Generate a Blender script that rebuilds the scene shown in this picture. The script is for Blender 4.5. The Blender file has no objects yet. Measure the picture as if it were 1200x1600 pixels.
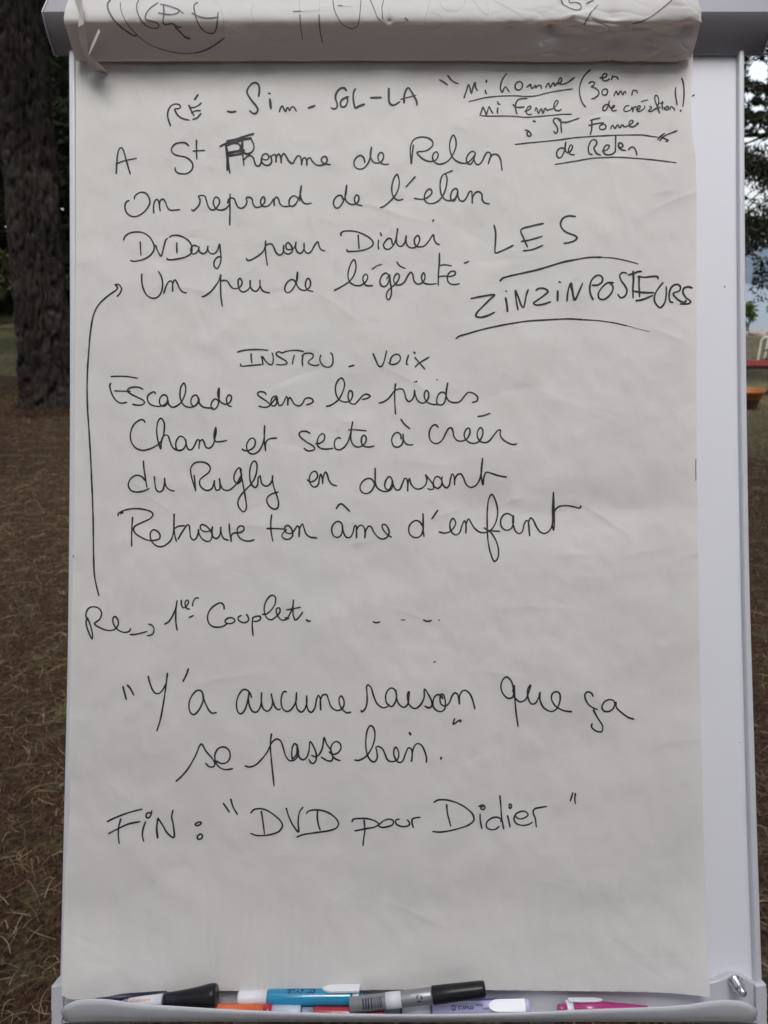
import bpy, bmesh, math, random
import numpy as np
from mathutils import Vector, noise as mnoise

random.seed(7)
RNG = np.random.default_rng(11)
scene = bpy.context.scene
C = scene.collection

# ------------------------------------------------------------------ camera
PITCH = math.radians(17.8)
CAM = np.array([0.0, 0.0, 1.60])
LENS, SENSOR = 26.0, 36.0
FPX = 1600 * LENS / SENSOR
cam_d = bpy.data.cameras.new('camera')
cam_d.lens = LENS
cam_d.sensor_fit = 'VERTICAL'
cam_d.sensor_height = SENSOR
cam_d.clip_start = 0.02
cam_d.clip_end = 6000
cam_d.dof.use_dof = True
cam_d.dof.focus_distance = 0.74
cam_d.dof.aperture_fstop = 10
cam = bpy.data.objects.new('camera', cam_d)
C.objects.link(cam)
cam.location = CAM.tolist()
cam.rotation_euler = (math.radians(90) - PITCH, 0, 0)
scene.camera = cam

# ------------------------------------------------------------------ light
SUN_EL, SUN_AZ = math.radians(63), math.radians(172)     # high, behind the photographer
w = bpy.data.worlds.new('World')
scene.world = w
w.use_nodes = True
nt = w.node_tree
nt.nodes.clear()
wo = nt.nodes.new('ShaderNodeOutputWorld')
bg = nt.nodes.new('ShaderNodeBackground')
sky = nt.nodes.new('ShaderNodeTexSky')
sky.sky_type = 'NISHITA'
sky.sun_disc = False
sky.sun_elevation = SUN_EL
sky.sun_rotation = SUN_AZ
sky.air_density = 1.0
sky.dust_density = 3.0
sky.ozone_density = 1.0
hs = nt.nodes.new('ShaderNodeHueSaturation')
hs.inputs['Saturation'].default_value = 0.30
bg.inputs['Strength'].default_value = 0.15
nt.links.new(sky.outputs[0], hs.inputs['Color'])
nt.links.new(hs.outputs[0], bg.inputs['Color'])
nt.links.new(bg.outputs[0], wo.inputs['Surface'])

sd = bpy.data.lights.new('sun', 'SUN')
sd.energy = 1.5
sd.angle = math.radians(26)
sd.color = (1.0, 0.975, 0.95)
so = bpy.data.objects.new('sun', sd)
C.objects.link(so)
sdir = Vector((math.sin(SUN_AZ) * math.cos(SUN_EL), math.cos(SUN_AZ) * math.cos(SUN_EL), math.sin(SUN_EL)))
so.rotation_euler = sdir.to_track_quat('Z', 'Y').to_euler()
so.location = (0, -6, 14)

scene.view_settings.view_transform = 'Standard'
scene.view_settings.look = 'None'
scene.view_settings.exposure = 0.86
scene.view_settings.gamma = 1.0
scene.view_settings.use_curve_mapping = False

# ------------------------------------------------------------------ frames
F_ = np.array([0, math.cos(PITCH), -math.sin(PITCH)])
U_ = np.array([0, math.sin(PITCH), math.cos(PITCH)])
R_ = np.array([1.0, 0, 0])
D = 0.73
TH = math.radians(1.83)
CT, ST = math.cos(TH), math.sin(TH)
UB = CT * U_ + ST * F_
NB = -CT * F_ + ST * U_
C0 = CAM + D * F_

def bp(u, v, n):
    """board coordinates -> world"""
    u, v, n = np.broadcast_arrays(np.asarray(u, float), np.asarray(v, float), np.asarray(n, float))
    return C0 + u[..., None] * R_ + v[..., None] * UB + n[..., None] * NB

def uvn(x, y, n):
    """point of the plane at height n over the board that the photograph shows at x, y"""
    x = np.asarray(x, float); y = np.asarray(y, float); n = np.asarray(n, float)
    t = (800 - y) / FPX
    v = (t * (D - n * CT) - n * ST) / (CT - t * ST)
    z = D + v * ST - n * CT
    return (x - 600) / FPX * z, v

def bpx(x, y, n):
    u, v = uvn(x, y, n)
    return bp(u, v, n)

def ground_at(x, y, z=0.0):
    d = F_ + (x - 600) / FPX * R_ + (800 - y) / FPX * U_
    k = (z - CAM[2]) / d[2]
    return CAM + d * k

def at_dist(x, y, Y):
    """point seen at x, y whose world Y is given"""
    d = F_ + (x - 600) / FPX * R_ + (800 - y) / FPX * U_
    return CAM + d * (Y / d[1])

# ------------------------------------------------------------------ materials
def mat(name, color, rough=0.6, metallic=0.0, spec=0.5, noise=None, bump=None, trans=0.0, coat=0.0):
    """noise=(scale, amount, second colour) varies the colour, bump=(scale, strength, distance)"""
    m = bpy.data.materials.new(name)
    m.use_nodes = True
    t = m.node_tree
    b = t.nodes['Principled BSDF']
    b.inputs['Base Color'].default_value = (*color, 1)
    b.inputs['Roughness'].default_value = rough
    b.inputs['Metallic'].default_value = metallic
    b.inputs['Specular IOR Level'].default_value = spec
    b.inputs['Transmission Weight'].default_value = trans
    b.inputs['Coat Weight'].default_value = coat
    tc = t.nodes.new('ShaderNodeTexCoord')
    if noise:
        n = t.nodes.new('ShaderNodeTexNoise')
        n.inputs['Scale'].default_value = noise[0]
        n.inputs['Detail'].default_value = 6
        r = t.nodes.new('ShaderNodeValToRGB')
        r.color_ramp.elements[0].position = 0.5 - 0.5 * noise[1]
        r.color_ramp.elements[0].color = (*color, 1)
        r.color_ramp.elements[1].position = 0.5 + 0.5 * noise[1]
        r.color_ramp.elements[1].color = (*noise[2], 1)
        t.links.new(tc.outputs['Object'], n.inputs['Vector'])
        t.links.new(n.outputs['Fac'], r.inputs['Fac'])
        t.links.new(r.outputs['Color'], b.inputs['Base Color'])
    if bump:
        n2 = t.nodes.new('ShaderNodeTexNoise')
        n2.inputs['Scale'].default_value = bump[0]
        n2.inputs['Detail'].default_value = 5
        bm_ = t.nodes.new('ShaderNodeBump')
        bm_.inputs['Strength'].default_value = bump[1]
        bm_.inputs['Distance'].default_value = bump[2]
        t.links.new(tc.outputs['Object'], n2.inputs['Vector'])
        t.links.new(n2.outputs['Fac'], bm_.inputs['Height'])
        t.links.new(bm_.outputs['Normal'], b.inputs['Normal'])
    return m

M = {}
M['paper'] = mat('flipchart_paper', (0.82, 0.79, 0.782), 0.85, spec=0.25, noise=(6.0, 0.5, (0.77, 0.765, 0.75)), bump=(420, 0.22, 0.0005))
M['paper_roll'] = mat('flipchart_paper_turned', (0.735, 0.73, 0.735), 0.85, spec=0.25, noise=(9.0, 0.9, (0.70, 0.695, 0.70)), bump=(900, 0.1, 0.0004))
def see_through(m, col, fac):
    """thin paper: some light comes through it"""
    t = m.node_tree
    b = t.nodes['Principled BSDF']; out = t.nodes['Material Output']
    tr = t.nodes.new('ShaderNodeBsdfTranslucent'); tr.inputs['Color'].default_value = (*col, 1)
    mx = t.nodes.new('ShaderNodeMixShader'); mx.inputs[0].default_value = fac
    t.links.new(b.outputs[0], mx.inputs[1]); t.links.new(tr.outputs[0], mx.inputs[2]); t.links.new(mx.outputs[0], out.inputs['Surface'])
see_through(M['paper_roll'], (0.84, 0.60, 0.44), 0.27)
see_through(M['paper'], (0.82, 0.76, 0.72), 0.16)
M['ink'] = mat('black_felt_ink', (0.016, 0.013, 0.020), 0.55, spec=0.3, noise=(260, 0.5, (0.050, 0.043, 0.056)))
M['ink_faint'] = mat('dry_felt_ink', (0.17, 0.155, 0.17), 0.7, spec=0.2, noise=(300, 0.8, (0.3, 0.28, 0.3)))
M['ink_old'] = mat('worn_felt_ink', (0.075, 0.065, 0.072), 0.7, spec=0.2, noise=(160, 0.6, (0.26, 0.24, 0.25)))
M['ink_pale'] = mat('ink_showing_through', (0.50, 0.48, 0.48), 0.85, spec=0.2, noise=(160, 0.6, (0.62, 0.60, 0.60)))
M['board'] = mat('white_enamel', (0.79, 0.80, 0.865), 0.42, spec=0.4, noise=(5, 0.8, (0.765, 0.78, 0.845)), bump=(60, 0.05, 0.0005))
M['rim'] = mat('grey_anodised_rim', (0.68, 0.695, 0.74), 0.42, metallic=0.15, noise=(14, 0.7, (0.64, 0.655, 0.70)))
M['plastic'] = mat('grey_plastic', (0.58, 0.59, 0.64), 0.4, noise=(30, 0.8, (0.55, 0.56, 0.61)), bump=(1400, 0.08, 0.0003))
M['bar'] = mat('grey_clamp_plastic', (0.34, 0.33, 0.37), 0.30, noise=(30, 0.8, (0.31, 0.30, 0.34)), bump=(1200, 0.06, 0.0003))
M['steel'] = mat('leg_steel', (0.42, 0.43, 0.45), 0.35, metallic=0.6)
M['chrome'] = mat('chrome', (0.60, 0.60, 0.63), 0.24, metallic=1.0)
M['black'] = mat('black_cap_plastic', (0.006, 0.006, 0.009), 0.3, spec=0.28, noise=(60, 0.7, (0.018, 0.018, 0.022)))
M['navy'] = mat('navy_cap_plastic', (0.018, 0.02, 0.045), 0.4)
M['silver'] = mat('silver_barrel', (0.36, 0.37, 0.39), 0.33, metallic=0.6, noise=(90, 0.7, (0.30, 0.31, 0.33)))
M['greybarrel'] = mat('pale_grey_barrel', (0.55, 0.53, 0.54), 0.4)
M['whiteplastic'] = mat('white_plastic', (0.78, 0.81, 0.86), 0.3)
M['label'] = mat('white_label', (0.70, 0.73, 0.78), 0.6)
M['blue'] = mat('clear_blue_barrel', (0.012, 0.235, 0.44), 0.16, coat=0.5, noise=(40, 0.6, (0.015, 0.28, 0.50)))
M['purple'] = mat('clear_violet_barrel', (0.50, 0.50, 0.82), 0.16, coat=0.5, noise=(40, 0.6, (0.58, 0.58, 0.86)))
M['violet'] = mat('dark_violet_cap', (0.10, 0.09, 0.32), 0.3)
M['orange'] = mat('orange_barrel', (0.75, 0.17, 0.06), 0.3, noise=(50, 0.7, (0.68, 0.13, 0.05)))
M['red'] = mat('red_barrel', (0.42, 0.02, 0.045), 0.25, coat=0.4)
M['pink'] = mat('magenta_barrel', (0.42, 0.035, 0.19), 0.25, coat=0.4, noise=(50, 0.6, (0.5, 0.06, 0.26)))
M['paleblue'] = mat('pale_blue_barrel', (0.50, 0.60, 0.72), 0.3)
M['bluegrey'] = mat('blue_grey_barrel', (0.26, 0.29, 0.36), 0.3)
M['print'] = mat('dark_print', (0.02, 0.02, 0.06), 0.5)

# ------------------------------------------------------------------ object helpers
def tag(o, label=None, cat=None, group=None, kind=None):
    if label: o['label'] = label
    if cat: o['category'] = cat
    if group: o['group'] = group
    if kind: o['kind'] = kind
    return o

def thing(name, loc, label, cat, group=None):
    o = bpy.data.objects.new(name, None)
    o.empty_display_size = 0.05
    C.objects.link(o)
    o.location = [float(a) for a in loc]
    return tag(o, label, cat, group)

def root_loc(p):
    l = Vector((0, 0, 0))
    while p is not None:
        l = l + Vector(p.location)
        p = p.parent
    return l

def obj(name, verts, faces, m, parent=None, smooth=False, origin=None, mats=None, fmat=None):
    """a mesh object from world-space vertices"""
    verts = np.asarray(verts, float).reshape(-1, 3)
    if parent is not None:
        base = np.array(root_loc(parent))
    elif origin is not None:
        base = np.asarray(origin, float)
    else:
        base = np.array([verts[:, 0].mean(), verts[:, 1].mean(), verts[:, 2].min()])
    me = bpy.data.meshes.new(name)
    me.from_pydata((verts - base).tolist(), [], [list(map(int, f)) for f in faces])
    for mm in (mats or [m]):
        me.materials.append(mm)
    if fmat is not None:
        me.polygons.foreach_set('material_index', np.asarray(fmat, np.int32))
    if smooth:
        me.polygons.foreach_set('use_smooth', [True] * len(me.polygons))
    me.update()
    o = bpy.data.objects.new(name, me)
    C.objects.link(o)
    if parent is not None:
        o.parent = parent
    else:
        o.location = base.tolist()
    return o

def fast_mesh(name, verts, quads, m, parent=None, colors=None, origin=(0, 0, 0), smooth=False, mats=None):
    """big meshes through numpy; quads is an (n,k) array"""
    verts = np.asarray(verts, np.float32).reshape(-1, 3) - np.asarray(origin, np.float32)
    quads = np.asarray(quads, np.int32)
    me = bpy.data.meshes.new(name)
    k = quads.shape[1]
    me.vertices.add(len(verts)); me.vertices.foreach_set('co', verts.ravel())
    me.loops.add(quads.size); me.loops.foreach_set('vertex_index', quads.ravel())
    me.polygons.add(len(quads))
    me.polygons.foreach_set('loop_start', np.arange(0, quads.size, k, dtype=np.int32))
    me.polygons.foreach_set('loop_total', np.full(len(quads), k, np.int32))
    if smooth:
        me.polygons.foreach_set('use_smooth', np.ones(len(quads), bool))
    me.update(calc_edges=True)
    if colors is not None:
        a = me.color_attributes.new('tint', 'FLOAT_COLOR', 'CORNER')
        c = np.ones((len(quads), k, 4), np.float32)
        c[:, :, :3] = colors[:, None, :]
        a.data.foreach_set('color', c.ravel())
    me.materials.append(m)
    o = bpy.data.objects.new(name, me)
    C.objects.link(o)
    if parent is not None: o.parent = parent
    else: o.location = [float(a) for a in origin]
    return o

def grid_faces(nr, nc, wrap=False):
    f = []
    for i in range(nr - 1):
        for j in range(nc - (0 if wrap else 1)):
            a = i * nc + j; b = i * nc + (j + 1) % nc
            f.append((a, b, b + nc, a + nc))
    return f

def tube(path, radii, seg=12, cap=True):
    path = np.asarray(path, float)
    n = len(path)
    radii = np.broadcast_to(np.asarray(radii, float), (n,))
    V = []
    t0 = path[1] - path[0]
    up = np.array([0, 0, 1.0]) if abs(t0[2]) < 0.9 * np.linalg.norm(t0) else np.array([0, 1.0, 0])
    a = np.cross(t0, up); a /= np.linalg.norm(a)
    for i in range(n):
        t = path[min(i + 1, n - 1)] - path[max(i - 1, 0)]
        t /= np.linalg.norm(t)
        a = a - t * a.dot(t); a /= np.linalg.norm(a)
        b = np.cross(t, a)
        for k in range(seg):
            th = 2 * math.pi * k / seg
            V.append(path[i] + radii[i] * (a * math.cos(th) + b * math.sin(th)))
    Fc = grid_faces(n, seg, True)
    if cap:
        Fc.append(tuple(range(seg))[::-1]); Fc.append(tuple(range((n - 1) * seg, n * seg)))
    return V, Fc

def join(parts):
    V, Fc = [], []
    for v, f in parts:
        o = len(V)
        V += [np.asarray(q) for q in v]
        Fc += [tuple(i + o for i in q) for q in f]
    return V, Fc

def vnoise(x, y, seed=0):
    """smooth value noise, vectorised"""
    xi = np.floor(x).astype(np.int64); yi = np.floor(y).astype(np.int64)
    xf = x - xi; yf = y - yi
    def h(a, b):
        k = (a * 374761393 + b * 668265263 + seed * 974634777) & 0xffffffff
        k = ((k ^ (k >> 13)) * 1274126177) & 0xffffffff
        return ((k ^ (k >> 16)) & 0xffff) / 65535.0
    sx = xf * xf * xf * (xf * (xf * 6 - 15) + 10); sy = yf * yf * yf * (yf * (yf * 6 - 15) + 10)
    return (h(xi, yi) * (1 - sx) + h(xi + 1, yi) * sx) * (1 - sy) + (h(xi, yi + 1) * (1 - sx) + h(xi + 1, yi + 1) * sx) * sy - 0.5

def fbm(x, y, seed=0, oct=4):
    s = 0; a = 1.0
    for k in range(oct):
        s = s + a * vnoise(x * 2 ** k, y * 2 ** k, seed + k); a *= 0.5
    return s

def sstep(e0, e1, x):
    t = np.clip((x - e0) / (e1 - e0), 0, 1)
    return t * t * (3 - 2 * t)

# ================================================================== TERRAIN, WATER, HILLS
def shore_edge(x):
    return 21.5 + np.maximum(0, 3.5 - x) * 4.0 + 1.2 * np.sin(x * 0.7)

def terrain_z(x, y):
    e = shore_edge(x)
    z = -9.0 * sstep(0, 22, y - e)
    z = z + 0.05 * fbm(x * 0.35, y * 0.35, 5, 3) * sstep(1.5, 6, np.hypot(x, y))
    return z

def ground_material():
    m = bpy.data.materials.new('needle_covered_ground')
    m.use_nodes = True
    t = m.node_tree; L = t.links
    b = t.nodes['Principled BSDF']
    b.inputs['Roughness'].default_value = 0.95
    b.inputs['Specular IOR Level'].default_value = 0.15
    tc = t.nodes.new('ShaderNodeTexCoord')
    def noise(scale, det=6, dist=0.0):
        n = t.nodes.new('ShaderNodeTexNoise'); n.inputs['Scale'].default_value = scale
        n.inputs['Detail'].default_value = det; n.inputs['Distortion'].default_value = dist
        L.new(tc.outputs['Object'], n.inputs['Vector']); return n
    def ramp(src, stops):
        r = t.nodes.new('ShaderNodeValToRGB'); e = r.color_ramp.elements
        while len(e) < len(stops): e.new(0.5)
        for q, (p, c) in zip(e, stops): q.position = p; q.color = (*c, 1)
        L.new(src, r.inputs['Fac']); return r
    def mix(f, a, bb):
        x = t.nodes.new('ShaderNodeMix'); x.data_type = 'RGBA'
        L.new(f, x.inputs[0]); L.new(a, x.inputs[6]); L.new(bb, x.inputs[7]); return x
    fine = noise(55, 8, 0.6); mid = noise(7, 5); big = noise(0.8, 4)
    brown = ramp(fine.outputs['Fac'], [(0.28, (0.012, 0.007, 0.0045)), (0.5, (0.042, 0.023, 0.0135)), (0.72, (0.095, 0.058, 0.035))])
    grass = ramp(fine.outputs['Fac'], [(0.3, (0.035, 0.036, 0.016)), (0.5, (0.092, 0.088, 0.046)), (0.72, (0.165, 0.148, 0.090))])
    patch = ramp(mid.outputs['Fac'], [(0.54, (0, 0, 0)), (0.66, (0.55, 0.55, 0.55))])
    near = mix(patch.outputs['Color'], brown.outputs['Color'], grass.outputs['Color'])
    # lawn takes over away from the pines
    at = t.nodes.new('ShaderNodeAttribute'); at.attribute_name = 'lawn'
    ad = t.nodes.new('ShaderNodeMath'); ad.operation = 'MULTIPLY_ADD'
    ad.inputs[1].default_value = 0.9; L.new(mid.outputs['Fac'], ad.inputs[0])
    sb = t.nodes.new('ShaderNodeMath'); sb.operation = 'SUBTRACT'; sb.inputs[1].default_value = 0.45
    L.new(at.outputs['Fac'], sb.inputs[0]); L.new(sb.outputs[0], ad.inputs[2])
    lw = ramp(ad.outputs[0], [(0.35, (0, 0, 0)), (0.65, (1, 1, 1))])
    dry = ramp(fine.outputs['Fac'], [(0.3, (0.075, 0.07, 0.036)), (0.5, (0.145, 0.13, 0.072)), (0.72, (0.23, 0.20, 0.125))])  # dry tan grass, painted lighter to stand in for sunlit lawn
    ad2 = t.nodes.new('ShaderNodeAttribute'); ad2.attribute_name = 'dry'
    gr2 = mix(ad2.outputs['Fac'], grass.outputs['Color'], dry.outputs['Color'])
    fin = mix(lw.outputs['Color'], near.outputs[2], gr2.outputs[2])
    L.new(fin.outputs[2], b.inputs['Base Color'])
    bm_ = t.nodes.new('ShaderNodeBump'); bm_.inputs['Strength'].default_value = 0.9; bm_.inputs['Distance'].default_value = 0.03
    L.new(fine.outputs['Fac'], bm_.inputs['Height']); L.new(bm_.outputs['Normal'], b.inputs['Normal'])
    return m

def build_ground():
    def axis(lim, near, step):
        a = list(np.arange(-near, near + 1e-6, step)); s = step
        while a[-1] < lim:
            s *= 1.22; a.append(a[-1] + s)
        neg = [-q for q in a if q > near]
        return np.array(sorted(neg) + a)
    xs = axis(1500, 10, 0.4)
    ys = axis(1500, 30, 0.4)
    X, Y = np.meshgrid(xs, ys)
    Z = terrain_z(X, Y)
    V = np.stack([X, Y, Z], -1).reshape(-1, 3)
    nr, nc = X.shape
    i = np.arange(nr - 1)[:, None] * nc + np.arange(nc - 1)[None, :]
    i = i.ravel()
    q = np.stack([i, i + 1, i + 1 + nc, i + nc], 1)
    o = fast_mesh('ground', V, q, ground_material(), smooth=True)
    at = o.data.attributes.new('lawn', 'FLOAT', 'POINT')
    g = np.where(X > 0, sstep(4.6, 7.2, Y - 0.2 * X), sstep(10.3, 11.6, Y + 0.25 * X))
    at.data.foreach_set('value', g.astype(np.float32).ravel())
    a2 = o.data.attributes.new('dry', 'FLOAT', 'POINT')  # far right lawn: tan grass with sunlight put into its colour
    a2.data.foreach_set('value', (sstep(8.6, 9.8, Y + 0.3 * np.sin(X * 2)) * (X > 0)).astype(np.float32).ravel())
    tag(o, kind='structure')
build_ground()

mw = mat('lake_water', (0.06, 0.085, 0.12), 0.30, spec=0.22, bump=(0.35, 0.25, 0.5))
wx = [-900, 2200]; wy = [30, 1300]
o = obj('lake_water', [(wx[0], wy[0], -7), (wx[1], wy[0], -7), (wx[1], wy[1], -7), (wx[0], wy[1], -7)], [(0, 1, 2, 3)], mw)
tag(o, kind='structure')

def hills():
    nx, ny = 160, 14
    xs = np.linspace(-1200, 2600, nx)
    V = []
    for j in range(ny):
        tt = j / (ny - 1)
        for i, x in enumerate(xs):
            hgt = 22 + 34 * (vnoise(np.array(x / 420.0), np.array(0.3), 3) + 0.5) + 10 * vnoise(np.array(x / 90.0), np.array(1.3), 4)
            V.append((x, 760 + 340 * tt, -9 + (hgt + 9) * math.sin(min(1, tt * 1.15) * math.pi / 2)))
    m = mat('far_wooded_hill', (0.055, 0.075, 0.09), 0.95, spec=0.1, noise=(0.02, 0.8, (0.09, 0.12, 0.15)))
    o = obj('far_hills', V, grid_faces(ny, nx), m, smooth=True)
    tag(o, kind='structure')
hills()

# ================================================================== TREES
def leaf_material(name, c1, c2):
    m = bpy.data.materials.new(name)
    m.use_nodes = True
    t = m.node_tree; L = t.links
    b = t.nodes['Principled BSDF']
    b.inputs['Roughness'].default_value = 0.75
    b.inputs['Specular IOR Level'].default_value = 0.2
    a = t.nodes.new('ShaderNodeAttribute'); a.attribute_name = 'tint'
    L.new(a.outputs['Color'], b.inputs['Base Color'])
    m['c1'] = c1; m['c2'] = c2
    return m

ML_dark = leaf_material('dark_pine_needles', (0.014, 0.019, 0.010), (0.036, 0.042, 0.022))
ML_mid = leaf_material('olive_pine_needles', (0.026, 0.034, 0.014), (0.070, 0.072, 0.034))
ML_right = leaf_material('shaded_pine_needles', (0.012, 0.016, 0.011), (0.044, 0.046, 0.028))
ML_green = leaf_material('green_shrub_leaves', (0.05, 0.085, 0.025), (0.11, 0.16, 0.05))

def leaf_mesh(name, centres, m, size, parent=None, aspect=3.2, origin=(0, 0, 0), per=1):
    """thin needle sprays: one bent quad pair each, random heading"""
    P = np.repeat(np.asarray(centres, float), per, 0)
    n = len(P)
    d = RNG.normal(size=(n, 3)); d /= np.linalg.norm(d, axis=1)[:, None]
    e = np.cross(d, RNG.normal(size=(n, 3))); e /= np.linalg.norm(e, axis=1)[:, None]
    s = size * RNG.uniform(0.6, 1.4, n)[:, None]
    a = d * s; b = e * s / aspect
    V = np.stack([P - a * 0.5, P + b * 0.5, P + a * 0.5, P - b * 0.5], 1).reshape(-1, 3)
    q = np.arange(4 * n).reshape(n, 4)
    k = RNG.random(n)[:, None] ** 1.4
    col = np.array(m['c1'])[None] * (1 - k) + np.array(m['c2'])[None] * k
    return fast_mesh(name, V, q, m, parent, colors=col.astype(np.float32), origin=origin)

def clump_points(centres, radii, n_each, flat=0.6):
    out = []
    for c, r in zip(centres, radii):
        k = int(n_each)
        d = RNG.normal(size=(k, 3)); d /= np.linalg.norm(d, axis=1)[:, None]
        rr = r * RNG.random(k) ** 0.55
        p = d * rr[:, None]; p[:, 2] *= flat
        out.append(np.asarray(c) + p)
    return np.concatenate(out)

def bark_material():
    m = bpy.data.materials.new('pine_bark')
    m.use_nodes = True
    t = m.node_tree; L = t.links
    b = t.nodes['Principled BSDF']; b.inputs['Roughness'].default_value = 0.95; b.inputs['Specular IOR Level'].default_value = 0.15
    tc = t.nodes.new('ShaderNodeTexCoord')
    mp = t.nodes.new('ShaderNodeMapping'); mp.inputs['Scale'].default_value = (1, 1, 0.45)
    L.new(tc.outputs['Object'], mp.inputs['Vector'])
    vo = t.nodes.new('ShaderNodeTexVoronoi'); vo.feature = 'DISTANCE_TO_EDGE'; vo.inputs['Scale'].default_value = 11
    L.new(mp.outputs[0], vo.inputs['Vector'])
    no = t.nodes.new('ShaderNodeTexNoise'); no.inputs['Scale'].default_value = 24; no.inputs['Detail'].default_value = 7
    L.new(mp.outputs[0], no.inputs['Vector'])
    r = t.nodes.new('ShaderNodeValToRGB')
    r.color_ramp.elements[0].position = 0.32; r.color_ramp.elements[0].color = (0.022, 0.018, 0.016, 1)
    r.color_ramp.elements[1].position = 0.72; r.color_ramp.elements[1].color = (0.050, 0.041, 0.036, 1)
    L.new(no.outputs['Fac'], r.inputs['Fac']); bn = t.nodes.new('ShaderNodeTexNoise'); bn.inputs['Scale'].default_value = 2.2; bn.inputs['Detail'].default_value = 4
    L.new(tc.outputs['Object'], bn.inputs['Vector'])
    br = t.nodes.new('ShaderNodeMapRange'); br.inputs[1].default_value = .35; br.inputs[2].default_value = .65; br.inputs[3].default_value = .5; br.inputs[4].default_value = 1.15
    L.new(bn.outputs['Fac'], br.inputs[0])
    vm = t.nodes.new('ShaderNodeVectorMath'); vm.operation = 'SCALE'
    L.new(r.outputs['Color'], vm.inputs[0]); L.new(br.outputs[0], vm.inputs['Scale']); L.new(vm.outputs[0], b.inputs['Base Color'])
    mu = t.nodes.new('ShaderNodeMath'); mu.operation = 'MULTIPLY_ADD'; mu.inputs[1].default_value = 0.35
    mi = t.nodes.new('ShaderNodeMath'); mi.operation = 'MINIMUM'; mi.inputs[1].default_value = 0.25
    L.new(vo.outputs['Distance'], mi.inputs[0]); L.new(no.outputs['Fac'], mu.inputs[0]); L.new(mi.outputs[0], mu.inputs[2])
    bm_ = t.nodes.new('ShaderNodeBump'); bm_.inputs['Strength'].default_value = 1.0; bm_.inputs['Distance'].default_value = 0.05
    L.new(mu.outputs[0], bm_.inputs['Height']); L.new(bm_.outputs['Normal'], b.inputs['Normal'])
    return m
MB = bark_material()

def trunk_geo(base, top, r0, r1, seg=16, rings=10, lean=0.0, flare=0.35, rough=0.0, seed=0):
    base = np.asarray(base, float); top = np.asarray(top, float)
    V = []
    for i in range(rings):
        t = i / (rings - 1)
        c = base + (top - base) * t + np.array([math.sin(t * 3.1 + seed) * lean, math.cos(t * 2.3 + seed) * lean, 0])
        r = r0 + (r1 - r0) * t + r0 * flare * math.exp(-t * (np.linalg.norm(top - base)) / 0.38)
        for k in range(seg):
            th = 2 * math.pi * k / seg
            rr = r
            if rough:
                a = np.array(th * 4.4 * r0 / 0.3); z = np.array(c[2] * 3.3 + .5 * math.sin(th * 2))
                rid = np.abs(vnoise(a * 1.7, z, seed + 3)) * 2
                rr = r + rough * (min(rid, 0.45) / 0.45 - 0.6) + rough * 0.8 * float(vnoise(a * 4.3, z * 3.1, seed + 8)) + 0.03 * math.sin(3 * th + seed) + .07 * max(0, math.sin(5 * th + seed)) * math.exp(-t * (np.linalg.norm(top - base)) / 0.22)
            V.append(c + rr * np.array([math.cos(th), math.sin(th), 0]))
    return V, grid_faces(rings, seg, True)

def tree_parts(root, height, r0, crown_r, crown_lo, n_clumps, n_each, leaf, m, seed, limbs=7, bare=None):
    rs = random.Random(seed)
    b = np.array(root_loc(root))
    parts = [trunk_geo(b + (0, 0, -0.1), b + (rs.uniform(-.4, .4), rs.uniform(-.4, .4), height * 0.97), r0, r0 * 0.18, 14, 14, lean=0.08, seed=seed)]
    cs, rr = [], []
    for k in range(n_clumps):
        t = rs.random() ** 0.85
        z = crown_lo + (height - crown_lo) * t
        rad = crown_r * (1 - t) ** 0.55 * math.sqrt(rs.random()) + 0.2
        a = rs.uniform(0, 2 * math.pi)
        cs.append(b + (rad * math.cos(a), rad * math.sin(a), z)); rr.append(rs.uniform(0.5, 1.05) * crown_r * 0.30)
    for k in range(limbs):
        c = cs[k * len(cs) // limbs]
        z0 = max(crown_lo * 0.8, (c[2] - b[2]) * 0.85)
        p0 = b + (0, 0, z0)
        mid = (p0 + c) / 2 + (0, 0, -0.15)
        parts.append(tube([p0, mid, c], [r0 * 0.3, r0 * 0.2, r0 * 0.07], 6))
    V, Fc = join(parts)
    obj('trunk', V, Fc, MB, root, smooth=True)
    leaf_mesh('crown', clump_points(cs, rr, n_each) - b, m, leaf, root)

def copy_tree(src, loc, rz, sc, label, group):
    c = src.copy(); C.objects.link(c)
    c.location = loc; c.rotation_euler = (0, 0, rz); c.scale = (sc[0], sc[0], sc[1])
    c['label'] = label
    if group: c['group'] = group
    for ch in src.children:
        d = ch.copy(); C.objects.link(d); d.parent = c
    return c

# the big pine on the left
gb = ground_at(72, 643)
big = thing('pine_tree', (gb[0], gb[1], 0.0), 'big old pine with a thick dark plated trunk, nearest on the left of the easel', 'pine tree')
bb = np.array([gb[0], gb[1], 0.0])
V, Fc = trunk_geo(bb + (0, 0, -0.15), bb + (0.62, 0.1, 9.0), 0.262, 0.20, 150, 420, lean=0.03, flare=0.20, rough=0.046, seed=2)
parts = [(V, Fc)]
rs = random.Random(4)
cs, rr = [], []
for k in range(46):
    t = rs.random(); a = rs.uniform(0, 6.283); rad = 4.2 * math.sqrt(rs.random()) * (1 - 0.5 * t) + 0.3
    cs.append(bb + (rad * math.cos(a), rad * math.sin(a), 4.6 + 6.5 * t)); rr.append(rs.uniform(0.7, 1.25))
for k in range(12):
    c = cs[k * 3]; p0 = bb + (0.065 * c[2], 0, min(8.8, c[2] * 0.85)); mid = (p0 + c) / 2 + (0, 0, 0.2)
    parts.append(tube([p0, mid, c], [0.09, 0.06, 0.02], 7))
V, Fc = join(parts)
obj('trunk', V, Fc, MB, big, smooth=True)
leaf_mesh('crown', clump_points(cs, rr, 330) - bb, ML_dark, 0.22, big)

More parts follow.
